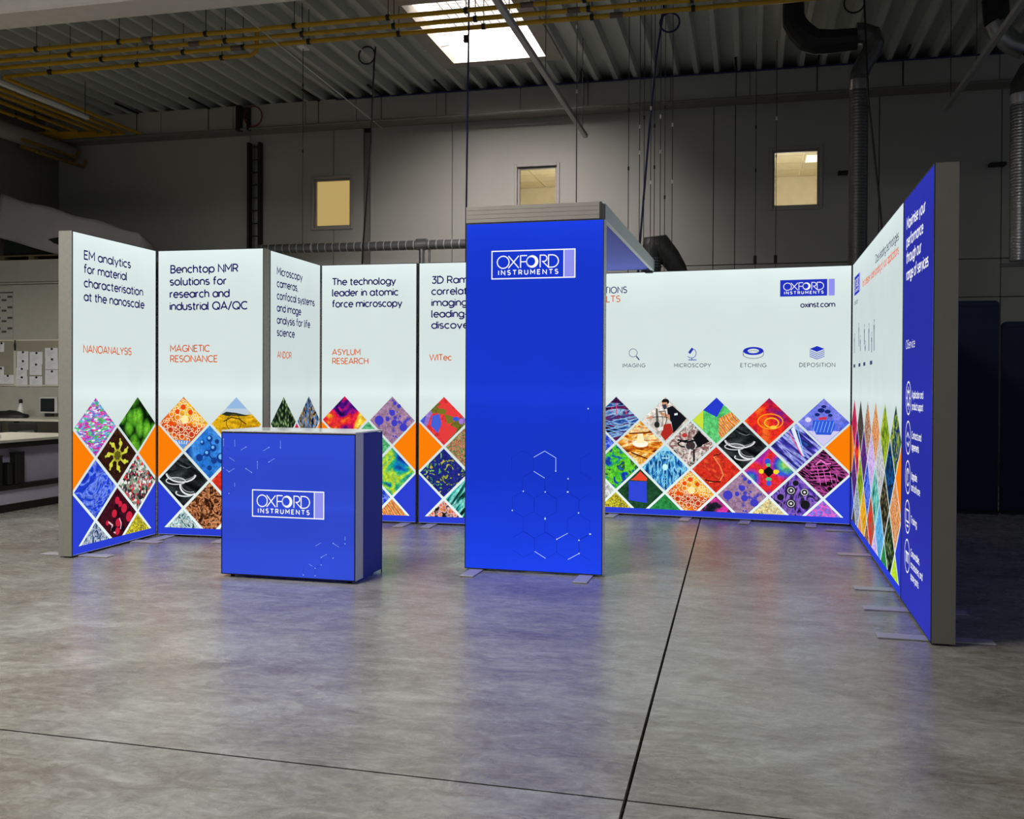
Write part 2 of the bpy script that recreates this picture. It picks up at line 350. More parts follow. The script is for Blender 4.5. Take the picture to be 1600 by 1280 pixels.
# ------------------------------------------------------------------ the hall
# floor: power-floated slabs with saw-cut joints
def floor_mat():
    m, nt, out = newmat('polished_concrete'); b = nt.nodes.new('ShaderNodeBsdfPrincipled'); nt.links.new(b.outputs[0], out.inputs[0])
    tc = nt.nodes.new('ShaderNodeTexCoord')
    def noise(sc, det, dist, rough=.55, st=(1, 1, 1), rot=0):
        mp = nt.nodes.new('ShaderNodeMapping'); mp.inputs['Scale'].default_value = st; mp.inputs['Rotation'].default_value = (0, 0, rot)
        nt.links.new(tc.outputs['Object'], mp.inputs[0])
        n = nt.nodes.new('ShaderNodeTexNoise'); n.inputs['Scale'].default_value = sc; n.inputs['Detail'].default_value = det
        n.inputs['Distortion'].default_value = dist; n.inputs['Roughness'].default_value = rough
        nt.links.new(mp.outputs[0], n.inputs['Vector']); return n.outputs[0]
    def ramp(src, els):
        r = nt.nodes.new('ShaderNodeValToRGB'); nt.links.new(src, r.inputs[0])
        r.color_ramp.elements[0].position = els[0][0]; r.color_ramp.elements[0].color = lin(els[0][1])
        r.color_ramp.elements[1].position = els[-1][0]; r.color_ramp.elements[1].color = lin(els[-1][1])
        for p, c in els[1:-1]: r.color_ramp.elements.new(p).color = lin(c)
        return r.outputs[0]
    def mix(a, bb, f, mode='MIX'):
        x = nt.nodes.new('ShaderNodeMix'); x.data_type = 'RGBA'; x.blend_type = mode
        for k, vv in ((0, f), (6, a), (7, bb)):
            if hasattr(vv, 'links'): nt.links.new(vv, x.inputs[k])
            else: x.inputs[k].default_value = vv
        return x.outputs[2]
    c = ramp(noise(.75, 5, 1.6, .6, (1, 1.5, 1), .5), [(.32, (130, 117, 104)), (.45, (158, 150, 136)), (.6, (178, 177, 170)), (.75, (196, 199, 194))])
    c2 = ramp(noise(1.5, 12, .9, .72, (1, 1.7, 1), .8), [(.36, (88, 78, 70)), (.5, (150, 147, 138)), (.63, (212, 215, 209))])
    c3 = ramp(noise(5.5, 12, 1.6, .78, (1, 2.2, 1), 1.1), [(.38, (104, 98, 92)), (.5, (160, 158, 150)), (.62, (214, 216, 211))])
    c = mix(mix(c, c2, .46), c3, .32)
    fine = ramp(noise(26, 6, 1.2, .7), [(.3, (205, 205, 205)), (.7, (255, 255, 255))])
    c = mix(c, fine, .5, 'MULTIPLY')
    # thin trowel swirls
    sw = ramp(noise(4.5, 10, 5.5, .75), [(.47, (0, 0, 0)), (.5, (255, 255, 255)), (.53, (0, 0, 0))])
    c = mix(c, (.62, .62, .59, 1), mix((0, 0, 0, 1), sw, .10))
    nt.links.new(c, b.inputs['Base Color'])
    rr = nt.nodes.new('ShaderNodeMapRange'); rr.inputs['To Min'].default_value = .18; rr.inputs['To Max'].default_value = .38
    nt.links.new(noise(3.2, 8, 2.6, .68, (1, 1.4, 1), .8), rr.inputs['Value']); nt.links.new(rr.outputs[0], b.inputs['Roughness'])
    b.inputs['Specular IOR Level'].default_value = .5
    bp = nt.nodes.new('ShaderNodeBump'); bp.inputs['Strength'].default_value = .16; bp.inputs['Distance'].default_value = .012
    nt.links.new(noise(9, 5, 1.5, .6, (1, 1, 1)), bp.inputs['Height']); nt.links.new(bp.outputs[0], b.inputs['Normal'])
    return m
FM = floor_mat()
fl = struct('floor', MB().box(-16, 11, -4, 15.5, -.14, -.03), pbr('joint_filler', (50, 36, 32), .9), 'grey polished concrete hall floor with saw-cut joints', hall=False)
I0 = Vector((-.283, 3.13)); d1 = Vector((.0184, 1)); d2 = Vector((1, -.0465))
def slab(a0, a1, b0, b1, nm):
    g = .0062
    P = []
    for (a, b) in ((a0, b0), (a1, b0), (a1, b1), (a0, b1)):
        aa = a + (g if a == 0 and a1 > 0 else 0) - (g if a == 0 and a1 <= 0 else 0)
        bb = b + (g*.8 if b == 0 and b1 > 0 else 0) - (g*.8 if b == 0 and b1 <= 0 else 0)
        P.append(I0 + d2*aa + d1*bb)
    m = MB(); m.add([(p.x, p.y, 0) for p in P] + [(p.x, p.y, -.03) for p in P], [(0, 1, 2, 3), (4, 7, 6, 5), (0, 4, 5, 1), (1, 5, 6, 2), (2, 6, 7, 3), (3, 7, 4, 0)])
    m.build('slab', FM, fl)
slab(-15, 0, 0, 12, 's'); slab(0, 10.8, 0, 12, 's'); slab(-15, 0, -7, 0, 's'); slab(0, 10.8, -7, 0, 's')

UL, UR, VB, ZC = -11.5, 8.0, 14.3, 5.75
# ceiling: trapezoidal steel deck with the hole of the roof light
SKU0, SKU1, SKV0, SKV1 = -3.93, -2.65, 10.62, 12.68
def deck():
    m = MB(); pitch = .285; prof = [(0, 0), (.06, 0), (.085, .12), (.26, .12), (.285, 0)]
    x = UL-.1; 
    while x < UR:
        for i in range(4):
            xa, za = prof[i]; xb, zb = prof[i+1]
            xa += x; xb += x
            spans = [(-1.5, VB+.1)]
            if xb > SKU0-.16 and xa < SKU1+.16: spans = [(-1.5, SKV0-.14), (SKV1+.14, VB+.1)]
            for v0, v1 in spans:
                m.add([(xa, v0, ZC+za), (xb, v0, ZC+zb), (xb, v1, ZC+zb), (xa, v1, ZC+za)], [(0, 1, 2, 3)])
        x += pitch
    return m
struct('ceiling', deck(), DECK, 'grey trapezoidal steel roof deck')
# roof light
RL = H('skylight', (SKU0, SKV0, ZC), 'bright roof light with wire mesh in the steel ceiling', 'skylight')
m = MB(); W_, L_ = SKU1-SKU0, SKV1-SKV0
for a in ((-.2, 0, -.2, L_+.2), (W_, W_+.2, -.2, L_+.2), (0, W_, -.2, 0), (0, W_, L_, L_+.2)): m.box(a[0], a[1], a[2], a[3], -.03, .12)
m.build('curb_frame', pbr('curb_metal', (158, 150, 140), .5), RL)
m = MB(); 
for a in ((-.03, 0, -.03, L_+.03), (W_, W_+.03, -.03, L_+.03), (0, W_, -.03, 0), (0, W_, L_, L_+.03)): m.box(a[0], a[1], a[2], a[3], .12, .40)
m.build('shaft', pbr('shaft_white', (235, 232, 222), .7), RL)
def glow(name, rgb, s, sample=True):
    mm, nt, out = newmat(name); e = nt.nodes.new('ShaderNodeEmission'); e.inputs[0].default_value = lin(rgb); e.inputs[1].default_value = s
    nt.links.new(e.outputs[0], out.inputs[0])
    if not sample: mm.cycles.emission_sampling = 'NONE'
    return mm
pm = glow('daylight_pane', (255, 252, 246), 1.0); nt = pm.node_tree   # opal pane: part glows, part lets the light through
ad = nt.nodes.new('ShaderNodeAddShader'); tr = nt.nodes.new('ShaderNodeBsdfTransparent'); tr.inputs[0].default_value = (.7, .7, .7, 1)
nt.links.new([n for n in nt.nodes if n.type == 'EMISSION'][0].outputs[0], ad.inputs[0]); nt.links.new(tr.outputs[0], ad.inputs[1])
nt.links.new(ad.outputs[0], [n for n in nt.nodes if n.type == 'OUTPUT_MATERIAL'][0].inputs[0])
m = MB(); m.add([(-.03, -.03, .40), (W_+.03, -.03, .40), (W_+.03, L_+.03, .40), (-.03, L_+.03, .40)], [(0, 1, 2, 3)]); m.build('dome_pane', pm, RL)
m = MB()
for i in range(1, 11): m.tube([(W_*i/11, 0, .22), (W_*i/11, L_, .22)], .005, 4)
for i in range(1, 18): m.tube([(0, L_*i/18, .227), (W_, L_*i/18, .227)], .005, 4)
m.build('wire_mesh', pbr('mesh_wire', (120, 112, 104), .6), RL)
MB().tube([(-.25, L_-.55, -.02), (.12, L_-.58, .02)], .012, 6).tube([(.10, L_-.58, .02), (.10, L_-.58, .16)], .008, 6).build('opener_arm', ALU, RL)

# wall at the back: cladding panels with recessed joints, three office windows
WIN = [(-6.76, -6.13, 3.83, 4.60), (-3.42, -2.81, 4.02, 4.63), (.32, .96, 3.88, 4.69)]
bw = struct('wall_back', MB().box(UL-.2, -6.9, VB+.05, VB+.2, 0, 6.3), pbr('joint_dark', (40, 38, 37), .9), 'grey panel clad back wall of the hall')
m = MB()
xs = [-6.9, -6.0, -3.55, -2.7, .2, 1.1, UR]
for i in range(len(xs)-1):
    win = [w_ for w_ in WIN if xs[i] < w_[0] < xs[i+1]]
    if not win: m.box(xs[i], xs[i+1], VB+.05, VB+.2, 0, 6.3)
    else:
        a, b, z0, z1 = win[0]
        m.box(xs[i], xs[i+1], VB+.05, VB+.2, 0, z0); m.box(xs[i], xs[i+1], VB+.05, VB+.2, z1, 6.3)
        m.box(xs[i], a, VB+.05, VB+.2, z0, z1); m.box(b, xs[i+1], VB+.05, VB+.2, z0, z1)
m.build('backing', pbr('joint_dark', (40, 38, 37), .9), bw)
seams = [UL, -7.88, -6.42, -5.91, -5.80, -4.45, -2.51, -.505, -.2, 1.75, 3.31, 4.6, 6.2, UR]
rows = [(0, 2.56), (2.56, 3.08), (3.08, 5.74)]
g = .006
def clad(a, b, z0, z1):
    wn = [w_ for w_ in WIN if w_[0] < b and w_[1] > a and w_[2] < z1 and w_[3] > z0]
    m = MB()
    if not wn: m.box(a+g, b-g, VB, VB+.05, z0+g, z1-g)
    else:
        p, q, s0, s1 = wn[0]
        p_, q_ = max(p, a+g), min(q, b-g)
        m.box(a+g, b-g, VB, VB+.05, z0+g, s0); m.box(a+g, b-g, VB, VB+.05, s1, z1-g)
        if p > a+g: m.box(a+g, p, VB, VB+.05, s0, s1)
        if q < b-g: m.box(q, b-g, VB, VB+.05, s0, s1)
    m.build('cladding_panel', WALL, bw)
for i in range(len(seams)-1):
    if i == 3: MB().box(seams[3]+g, seams[4]-g, VB+.02, VB+.05, 0, 5.3).build('cladding_panel', pbr('joint_cover', (112, 108, 104), .7), bw); continue
    for z0, z1 in (rows if i > 5 else [(0, 3.08), (3.08, 5.74)] if i > 4 else [(0, 5.74)]): clad(seams[i], seams[i+1], z0, z1)
FRM = pbr('window_frame', (158, 152, 148), .5)
for n, (a, b, z0, z1) in enumerate(WIN):
    o = E('window_%d' % (n+1), hp(a, VB, z0), HR, ['small lit office window with tan blind, leftmost in the back wall', 'small office window above the tower, middle of the three in the back wall', 'small lit office window at the right of the back wall'][n], 'window', kind='structure')
    W2, H2 = b-a, z1-z0
    m = MB(); t = .035
    for q in ((-.045, 0, -.045, H2+.045), (W2, W2+.045, -.045, H2+.045), (0, W2, -.045, 0), (0, W2, H2, H2+.045)): m.bbox(q[0], q[1], -.02, .03, q[2], q[3], .006)
    m.build('window_frame', FRM, o)
    m = MB()
    for q in ((0, .03, 0, H2), (W2-.03, W2, 0, H2), (.03, W2-.03, 0, .03), (.03, W2-.03, H2-.03, H2)): m.box(q[0], q[1], .03, .09, q[2], q[3])
    m.build('sash', FRM, o)
    if n == 0: MB().box(.03, W2-.03, .07, .08, .03, H2-.03).build('blind', glow('lit_blind', (186, 160, 100), .95, False), o)
    else:
        gm, nt, out = newmat('window_glass'); gb = nt.nodes.new('ShaderNodeBsdfPrincipled'); gb.inputs['Transmission Weight'].default_value = 1; gb.inputs['Roughness'].default_value = 0; gb.inputs['IOR'].default_value = 1.45
        tr = nt.nodes.new('ShaderNodeBsdfTransparent'); gl = nt.nodes.new('ShaderNodeBsdfGlossy'); gl.inputs[1].default_value = .02
        mx = nt.nodes.new('ShaderNodeMixShader'); mx.inputs[0].default_value = .05; nt.links.new(tr.outputs[0], mx.inputs[1]); nt.links.new(gl.outputs[0], mx.inputs[2]); nt.links.new(mx.outputs[0], out.inputs[0])
        MB().box(.03, W2-.03, .055, .06, .03, H2-.03).build('pane', gm, o)
        # office behind: suspended ceiling and far wall
        rm = E('office_room', hp(a-1.2, VB+.25, 0), HR, None, None, kind='structure')
        rm['kind'] = 'structure'; rm['label'] = 'lit office seen through the %s back wall window' % ('middle' if n == 1 else 'right'); rm['category'] = 'room'
        RW_ = 3.0; cz = 5.35
        m = MB(); m.box(-.05, 0, 0, 5, 3, cz+.02); m.box(RW_, RW_+.05, 0, 5, 3, cz); m.box(0, RW_, 4.8, 5.05, 3, cz+.03); m.box(0, RW_, 0, 5, 2.95, 3)
        m.build('office_wall', pbr('office_wall_paint', (226, 218, 196), .8), rm)
        m = MB()
        for i in range(5):
            for j in range(8): m.box(i*.6+.012, min(i*.6+.588, RW_), j*.6+.012, j*.6+.588, cz, cz+.02)
        m.build('ceiling_tiles', pbr('office_tile', (214, 206, 180), .8), rm, kind='stuff')
        MB().box(0, RW_, 0, 5, cz+.02, cz+.04).build('tile_grid', pbr('tile_grid_white', (244, 240, 224), .7), rm)
        m = MB(); m.box(.62, 1.17, 1.25, 2.35, cz-.005, cz+.0); m.box(1.85, 2.3, 3.05, 3.6, cz-.005, cz)
        m.build('office_lamp', glow('office_lamp_glow', (255, 244, 214), 1.6), rm)
        l = D.lights.new('office_light', 'POINT'); l.energy = 60; l.color = (1, .95, .80); l.shadow_soft_size = .3
        lo = D.objects.new('office_light', l); COL.objects.link(lo); lo.location = hp(a+.3, VB+2.6, 4.0)
# soffit band under the roof
so = struct('trim_1', MB().box(UL, UR, 14.0, 14.29, 5.36, 5.75), pbr('soffit', (128, 124, 118), .8), 'boxed soffit band along the top of the back wall')
ss = [UL, -10.9, -9.3, -8.0, -6.75, -5.9, -4.6, -3.3, -2.35, -1.1, .0, .9, 2.0, 3.2, 4.4, 5.6, UR]
for i in range(len(ss)-1): MB().box(ss[i]+.005, ss[i+1]-.005, 13.97, 14.0, 5.38, 5.75).build('soffit_panel', WALL, so)
struct('wall_left', MB().box(UL-.2, UL, -1, VB+.2, 0, 6.3), pbr('left_wall', (120, 116, 108), .85), 'dark left side wall of the hall')
# ledge pipe along left wall top
struct('trim_2', MB().tube([(UL+.35, 6, 5.22), (UL+.35, 14.15, 5.22)], .13, 14).tube([(UL+.35, 14.1, 5.22), (UR, 14.1, 5.22)], .0, 3), pbr('left_trim', (150, 148, 140), .7), 'rounded grey casing under the ceiling on the left wall')
# overhead beam crossing top left
struct('trim_3', MB().bbox(UL, UR, 8.15, 8.55, 5.0, ZC, .02), pbr('beam', (214, 208, 200), .8), 'large grey roof beam crossing the top left corner')
# left partition with deck on top
pt = struct('wall_partition', MB().box(UL, -8.7, 12.52, 12.62, 0, 3.17), pbr('partition_core', (70, 68, 64), .9), 'pale low partition wall behind the workbenches')
PW = pbr('partition_board', (178, 176, 166), .75)
for z0, z1 in ((0, 2.815), (2.86, 3.19)): MB().box(UL+.02, -8.7, 12.5, 12.52, z0, z1).build('wall_board', PW, pt)
MB().box(UL+.02, -8.7, 12.49, 12.52, 2.825, 2.85).build('groove_strip', PW, pt)
MB().box(UL+.02, -8.7, 12.62, 14.28, 3.10, 3.17).build('loft_deck', pbr('loft_deck', (90, 86, 78), .9), pt)

# ------------------------------------------------------------------ ceiling services
def yp(base, pts, r, label, group='yellow pipes under the ceiling', hangers=(), sleeves=(), mat=YEL):
    t = H('yellow_pipe', base, label, 'pipe', group)
    q = [(p[0]-base[0], p[1]-base[1], p[2]-base[2]) for p in pts]
    MB().tube(q, r, 10).build('pipe_run', mat, t)
    for u, v, z in hangers:
        x, y, zz = u-base[0], v-base[1], z-base[2]
        MB().tube([(x, y, zz), (x, y, zz+ZC-z+.03)], .005, 4).tube([(x-.02, y, zz), (x+.02, y, zz)], r*1.35, 10).build('pipe_hanger', BLACK, t)
    for u, v, z in sleeves:
        x, y, zz = u-base[0], v-base[1], z-base[2]
        MB().tube([(x-.07, y, zz), (x+.07, y, zz)], r*1.2, 10).build('coupling', pbr('coupling_grey', (110, 96, 84), .5, .4), t)
    return t
R0 = .026
names = ['nearest of the long yellow pipes crossing the ceiling', 'second of the long yellow pipes crossing the ceiling', 'third long yellow pipe crossing the ceiling, level with the skylight mesh', 'short fourth yellow pipe ending in an upward elbow']
for i, (v, ut, ve) in enumerate(((10.12, -10.28, 13.64), (10.38, -10.08, 13.72), (10.62, -9.88, 13.80))):
    hg = [(u, v, 5.4) for u in [-9.65, -8.45+i*.27, -7.3+i*.27, -6.15+i*.1, -5.03-.03*i, -3.9-.03*i, -3.0+.03*i, -1.7, -.6]]
    yp((3.5, v, 5.4), [(3.5, v, 5.4), (ut+.08, v, 5.4), (ut+.02, v+.02, 5.4), (ut, v+.08, 5.4), (ut, ve, 5.4), (ut-.03, ve+.05, 5.4), (UL+.1, ve+.07, 5.4)], R0, names[i], hangers=hg, sleeves=[((-6.92, -6.46, -6.04)[i], v, 5.4), ((-2.32, -1.86, -1.43)[i], v, 5.4)])
t = yp((-9.66, 10.93, 5.4), [(-9.66, 13.93, 5.4), (-9.66, 10.97, 5.4), (-9.62, 10.93, 5.4), (-6.0, 10.90, 5.4), (-5.93, 10.90, 5.44), (-5.92, 10.9, 5.52), (-5.92, 10.9, 5.74)], R0, names[3], hangers=[(u, 10.9, 5.4) for u in (-8.9, -7.6, -6.4)])
for i, (u, v1) in enumerate(((-10.56, 13.56), (-10.9, 13.5))):
    yp((u, 9, 5.4), [(u, 9.0, 5.4), (u, v1, 5.4), (u-.05, v1+.04, 5.4), (UL+.1, v1+.06, 5.4)], R0, ['inner', 'outer'][i] + ' yellow pipe beside the left wall running to the back left corner', 'yellow pipes in the back left corner',
       hangers=[(u, y, 5.4) for y in (11.2, 12.6)])
# dim yellow rack on left wall
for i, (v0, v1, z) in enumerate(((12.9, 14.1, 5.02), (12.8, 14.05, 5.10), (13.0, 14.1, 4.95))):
    yp((-11.05+.1*i, v0, z), [(-11.05+.1*i, v0, z), (-11.05+.1*i, v1, z), (-11.05+.1*i, v1+.05, z+.12)], .028, ['lowest', 'middle', 'nearest'][i] + ' short yellow pipe of the dim bundle below the left casing', 'yellow pipe bundle on the left wall', mat=pbr('dim_yellow_paint', (140, 108, 30), .6, noise=.3, nscale=9))  # dimness of this bundle is put into a darker, browner yellow
# batten lamp left
t = H('batten_lamp', (-9.4, 10.2, 5.2), 'white fluorescent batten lamp, unlit, between the yellow pipes at left', 'lamp')
MB().bbox(-.035, .035, 0, 2.1, -.02, .03, .008).build('housing', pbr('lamp_white', (215, 212, 205), .5), t)
MB().tube([(0, 2.05, .03), (0, 2.05, .53)], .005, 5).tube([(0, .3, .03), (0, .3, .53)], .005, 5).build('suspension_wire', WIRE, t)
# light rails
for i, (u, v0, v1) in enumerate(((-2.09, 7.6, 12.58), (2.234, 8.3, 12.25))):
    t = H('hanging_rail', (u, v0, 4.6), ['long grey hanging rail passing below the skylight', 'long grey hanging rail near the right ducts'][i], 'rail')
    MB().bbox(-.03, .03, 0, v1-v0, -.025, .025, .006).build('rail_profile', pbr('rail_grey', (150, 148, 144), .45, .3), t)
    for y in (.8, 2.4, v1-v0-.25): MB().tube([(0, y, .025), (0, y, 1.2)], .004, 4).build('rail_wire', WIRE, t)
t = H('cable_rail', (-4.2, 8.0, 5.1), 'thin pale conduit running below the ceiling towards the back wall', 'conduit')
MB().tube([(-1.25, .6, .35), (-1.25, 5.9, .14)], .008, 5).build('conduit_run', ALU, t)
# conduit rail along soffit with hangers
t = H('conduit', (UL+.3, 13.9, 5.36), 'long horizontal conduit along the soffit of the back wall', 'conduit')
MB().tube([(0, 0, 0), (19, 0, 0)], .017, 8).build('conduit_run', pbr('conduit_grey', (128, 126, 122), .45, .4), t)
MB().tube([(5, .0, .36), (19, 0, .36)], .012, 6).build('cable_run', BCABLE, t)
for u in (-9.7, -8.4, -6.5, -5.46, -4.43, -2.28, -.19, .89, 2.0, 4.0):
    x = u-(UL+.3)
    MB().tube([(x, 0, 0), (x, 0, .38)], .006, 5).box(x-.015, x+.015, -.55, .03, .36, .385).build('hanger_bracket', BLACK, t)

# ducts
def helix_duct(name, base, pts, r, label, mat, cat='duct', ridges=True, seg=None):
    t = H(name, base, label, cat)
    q = [Vector((p[0]-base[0], p[1]-base[1], p[2]-base[2])) for p in pts]
    out = []; rad = []
    for i in range(len(q)-1):
        L = (q[i+1]-q[i]).length; n = max(1, int(L/.035))
        if not ridges: n = 1
        for k in range(n):
            for dd, rr in (((0, 0), (.5, 1), (.75, 0)) if ridges else ((0, 0),)):
                out.append(q[i].lerp(q[i+1], (k+dd)/n)); rad.append(r + rr*r*.045)
    out.append(q[-1]); rad.append(r)
    MB().tube(out, rad, 16).build('duct_run', mat, t)
    return t
s4 = lambda u, z: (u*11.4/12.6, 11.4, CAMH+(z-CAMH)*11.4/12.6)
D1u = s4(1.30, 3)[0]
d = helix_duct('vertical_duct', (D1u, 11.4, 0), [(D1u, 11.4, 0), (D1u, 11.4, 4.66)], .10, 'tall spiral air duct rising behind the right end of the white back panel', DUCT)
MB().tube([(0, 0, 4.63), (0, 0, 4.74)], .108, 16).build('duct_collar', GALV, d)
MB().tube([(0, 0, 4.72), (.0, 0, 4.80), (.05, 0, 4.92), (.13, 0, 5.05), (.15, 0, 5.14), (.13, 0, 5.22), (.02, 0, 5.26), (-.03, 0, 5.26)], [.1, .1, .1, .105, .115, .12, .12, .12], 14, smooth=False).build('elbow', DUCT, d)
d = H('black_duct', s4(.53, 5.66), 'black fabric air duct bending from the ceiling to the tall spiral duct', 'duct')
P = [s4(.52, 6.20), s4(.52, 5.98), s4(.53, 5.88), s4(.60, 5.76), s4(.69, 5.66), s4(.80, 5.61), s4(1.0, 5.60), s4(1.27, 5.61)]
b0 = s4(.53, 5.66)
MB().tube([(p[0]-b0[0], 0, p[2]-b0[2]) for p in P], [.115, .12, .13, .14, .15, .14, .13, .12], 12, smooth=False).build('duct_sleeve', BLACK, d)
s5 = lambda u, z: (u*12/12.6, 12.0, CAMH+(z-CAMH)*12/12.6)
D2u = s5(3.14, 3)[0]
d = helix_duct('vertical_duct', (D2u, 12.0, 0), [(D2u, 12.0, 2.76), (D2u, 12, 4.55)], .125, 'shiny spiral air duct ending above the navy screens at the right edge', GALV)
MB().tube([(0, 0, 4.53), (0, 0, 4.64)], .135, 16).build('duct_collar', ALU, d)
MB().tube([(0, 0, 4.62), (.0, 0, 4.75), (.08, 0, 4.9), (.16, 0, 5.0), (.12, 0, 5.15)], .13, 14, smooth=False).build('elbow', DUCT, d)
MB().bbox(-.22, .4, -.02, .02, 2.70, 2.74, .004).build('duct_support', pbr('support_grey', (105, 105, 102), .5), d)
d = H('flexible_duct', s5(2.97, 5.5), 'black flexible duct with shiny sleeves in the top right corner', 'duct')
b0 = s5(2.97, 5.5)
q = [s5(2.83, 5.96), s5(2.84, 5.8), s5(2.85, 5.66)]
MB().tube([(p[0]-b0[0], 0, p[2]-b0[2]) for p in q], [.14, .14, .13], 14).build('duct_sleeve', BLACK, d)
q = [s5(2.84, 5.68), s5(2.90, 5.54), s5(3.02, 5.42), s5(3.16, 5.36)]
MB().tube([(p[0]-b0[0], 0, p[2]-b0[2]) for p in q], [.13, .125, .125, .13], 20).build('shiny_sleeve', GALV, d)
# hood duct in the middle
d = H('extract_hood', (-1.10, 12.6, 0), 'dark bent air duct rising just above the white back panel beside the canopy', 'duct')
MB().tube([(-.13, 0, 0), (-.13, 0, 2.9), (-.13, 0, 3.05), (-.12, 0, 3.15), (-.02, .02, 3.16), (.10, .05, 3.0), (.2, .08, 2.85), (.27, .1, 2.7)], [.13, .13, .13, .14, .15, .14, .12, .1], 16).build('duct_run', DUCT, d)
m = MB()
for k in range(4): m.tube([(-.13, 0, 2.86+k*.035), (-.13, 0, 2.872+k*.035)], .137, 16)
m.build('duct_ridge', GALV, d)
# horizontal pipe behind the left panels
d = H('horizontal_duct', (-7.5, 13.9, 3.45), 'horizontal grey spiral duct along the back wall above the left panels', 'duct')
MB().tube([(0, 0, 0), (4.0, 0, -.015)], .072, 16).build('duct_run', pbr('spiral_duct_grey', (112, 114, 114), .4, .55, noise=.1, nscale=5), d)
m = MB()
for k in range(33): x = .06+k*.12; m.tube([(x, 0, -.004*x), (x+.012, 0, -.004*x)], .0765, 16)
m.build('seam_rings', ALU, d, kind='stuff')
MB().tube([(2.62, 0, .0), (2.78, 0, .0)], .088, 14).tube([(2.70, 0, 0), (2.70, 0, -3.4)], .045, 12).tube([(2.82, 0, 0), (2.82, 0, -3.4)], .018, 8).build('down_pipe', GALV, d)
for x in (.9,): MB().tube([(x, 0, .0), (x+.03, 0, .0)], .083, 14).build('pipe_clip', ALU, d)

# cables and wires
def cable(name, pts, r, mat, label, cat='cable', group=None, loop=None):
    b = pts[-1]; t = H(name, b, label, cat, group)
    MB().tube([(p[0]-b[0], p[1]-b[1], p[2]-b[2]) for p in pts], r, 6).build('cable_run', mat, t)
    if loop:
        c, rr = loop
        MB().tube([(c[0]-b[0]+rr*cos(a*pi/10), c[1]-b[1], c[2]-b[2]+rr*sin(a*pi/10)) for a in range(20)], r*.9, 6, closed=True).build('cable_loop', mat, t)
    return t
def sc(u, v, z, v2): k = v2/v; return (u*k, v2, CAMH+(z-CAMH)*k)
cable('hanging_cable', [(-3.11, 10.6, 5.74), (-3.11, 10.6, 5.3), (-3.12, 10.6, 4.4), (-3.13, 10.6, 3.3), (-3.13, 10.6, 2.2)], .011, BCABLE, 'blue cable hanging from the skylight down behind the tower')
MB().bbox(-3.16, -3.10, 10.55, 10.6, 5.22, 5.30).build('cable_hook', BLACK, None, (-3.13, 10.58, 5.22)).location = hp(-3.13, 10.58, 5.22)
D.objects['cable_hook']['label'] = 'small black hook at the top of the blue tower cable'; D.objects['cable_hook']['category'] = 'hook'
c2 = [sc(-5.19, 13, 6.24, 12), sc(-5.22, 13, 5.9, 12), sc(-5.26, 13, 4.82, 12), sc(-5.38, 13, 3.31, 12), sc(-5.42, 13, 2.3, 12)]
cable('hanging_cable', c2, .012, RUBBER, 'black coiled cable hanging left of the tower from a loop', loop=(sc(-5.33, 13, 6.04, 12), .115))
c3 = [(sc(-1.11, 13, 6.33, 11.2)[0], 11.2, 5.80), sc(-1.12, 13, 6.33, 11.2), sc(-1.22, 13, 5.66, 11.2), sc(-1.30, 13, 4.77, 11.2), sc(-1.43, 13, 3.07, 11.2), sc(-1.46, 13, 2.3, 11.2)]
cable('hanging_cable', c3, .013, BCABLE, 'dark blue cable with a loop hanging down to the canopy end', loop=(sc(-1.04, 13, 6.15, 11.2), .11))
c4 = [sc(1.29, 12, 5.85, 11.0), sc(1.34, 12, 4.73, 11.0), sc(1.48, 12, 3.46, 11.0), sc(1.55, 12, 2.6, 11.0)]
cable('hanging_cable', c4, .011, RUBBER, 'black cable crossing the tall spiral duct', loop=(sc(1.18, 12, 5.83, 11.0), .105))
WN = [(-6.42, 6.3, 3.3), (-2.32, 6.5, 3.3), (-1.60, 6.5, 2.4), (-1.45, 6.5, 2.4), (-1.39, 6.5, 2.4), (-1.30, 6.5, 2.4), (-1.25, 6.5, 2.4), (-1.17, 6.5, 2.4), (-1.11, 6.5, 2.4), (-1.01, 6.5, 2.4), (.08, 5.6, 2.6), (.34, 5.6, 2.6)]
for i, (u, z0, z1) in enumerate(WN):
    v2 = 10.9 if z0 > 6 else 13.0
    a = sc(u, 13.2, z0, v2); a = (a[0], a[1], 5.80); b = sc(u, 13.2, z1, v2)
    if i == 1: b = sc(u, 13.2, 3.7, v2)
    lab = {0: 'thin steel wire hanging above the left panels', 1: 'thin steel wire hanging above the tower', 10: 'thin plugged wire right of the wire bundle', 11: 'thin plugged wire beside the right office window'}.get(i, 'thin steel wire in the bundle hanging beside the canopy')
    t = cable('hanging_wire', [a, b], .0045, WIRE, lab, 'wire', 'thin hanging wires')
    if i >= 10: MB().bbox(-.02, .02, -.02, .02, .35, .45, .004).build('plug', BLACK, t)
    for zz in (1.2+.17*(i % 4), 2.0+.1*(i % 3)): MB().tube([(0, 0, zz), (0, 0, zz+.04)], .011, 6).build('wire_clamp', ALU if i % 2 else BLACK, t)
# small white tag lamp near left wire
t = H('white_tag', sc(-6.42, 13.2, 6.3, 10.9), 'small white tag hanging on the thin wire below the yellow pipes', 'tag')
MB().bbox(-.05, .05, -.08, .08, -.012, .012, .004).build('tag_body', pbr('tag_white', (240, 240, 240), .4), t)
for i, (u0, u1, z) in enumerate(((1.20, 1.33, 4.31), (3.14, 3.34, 4.33))):
    t = H('wall_bracket', (u0, 14.15, z), ['small black bracket on the wall left of the tall duct', 'small black bracket on the wall left of the shiny duct'][i], 'bracket')
    MB().bbox(0, u1-u0, 0, .15, -.02, .02, .004).build('bracket_arm', BLACK, t)
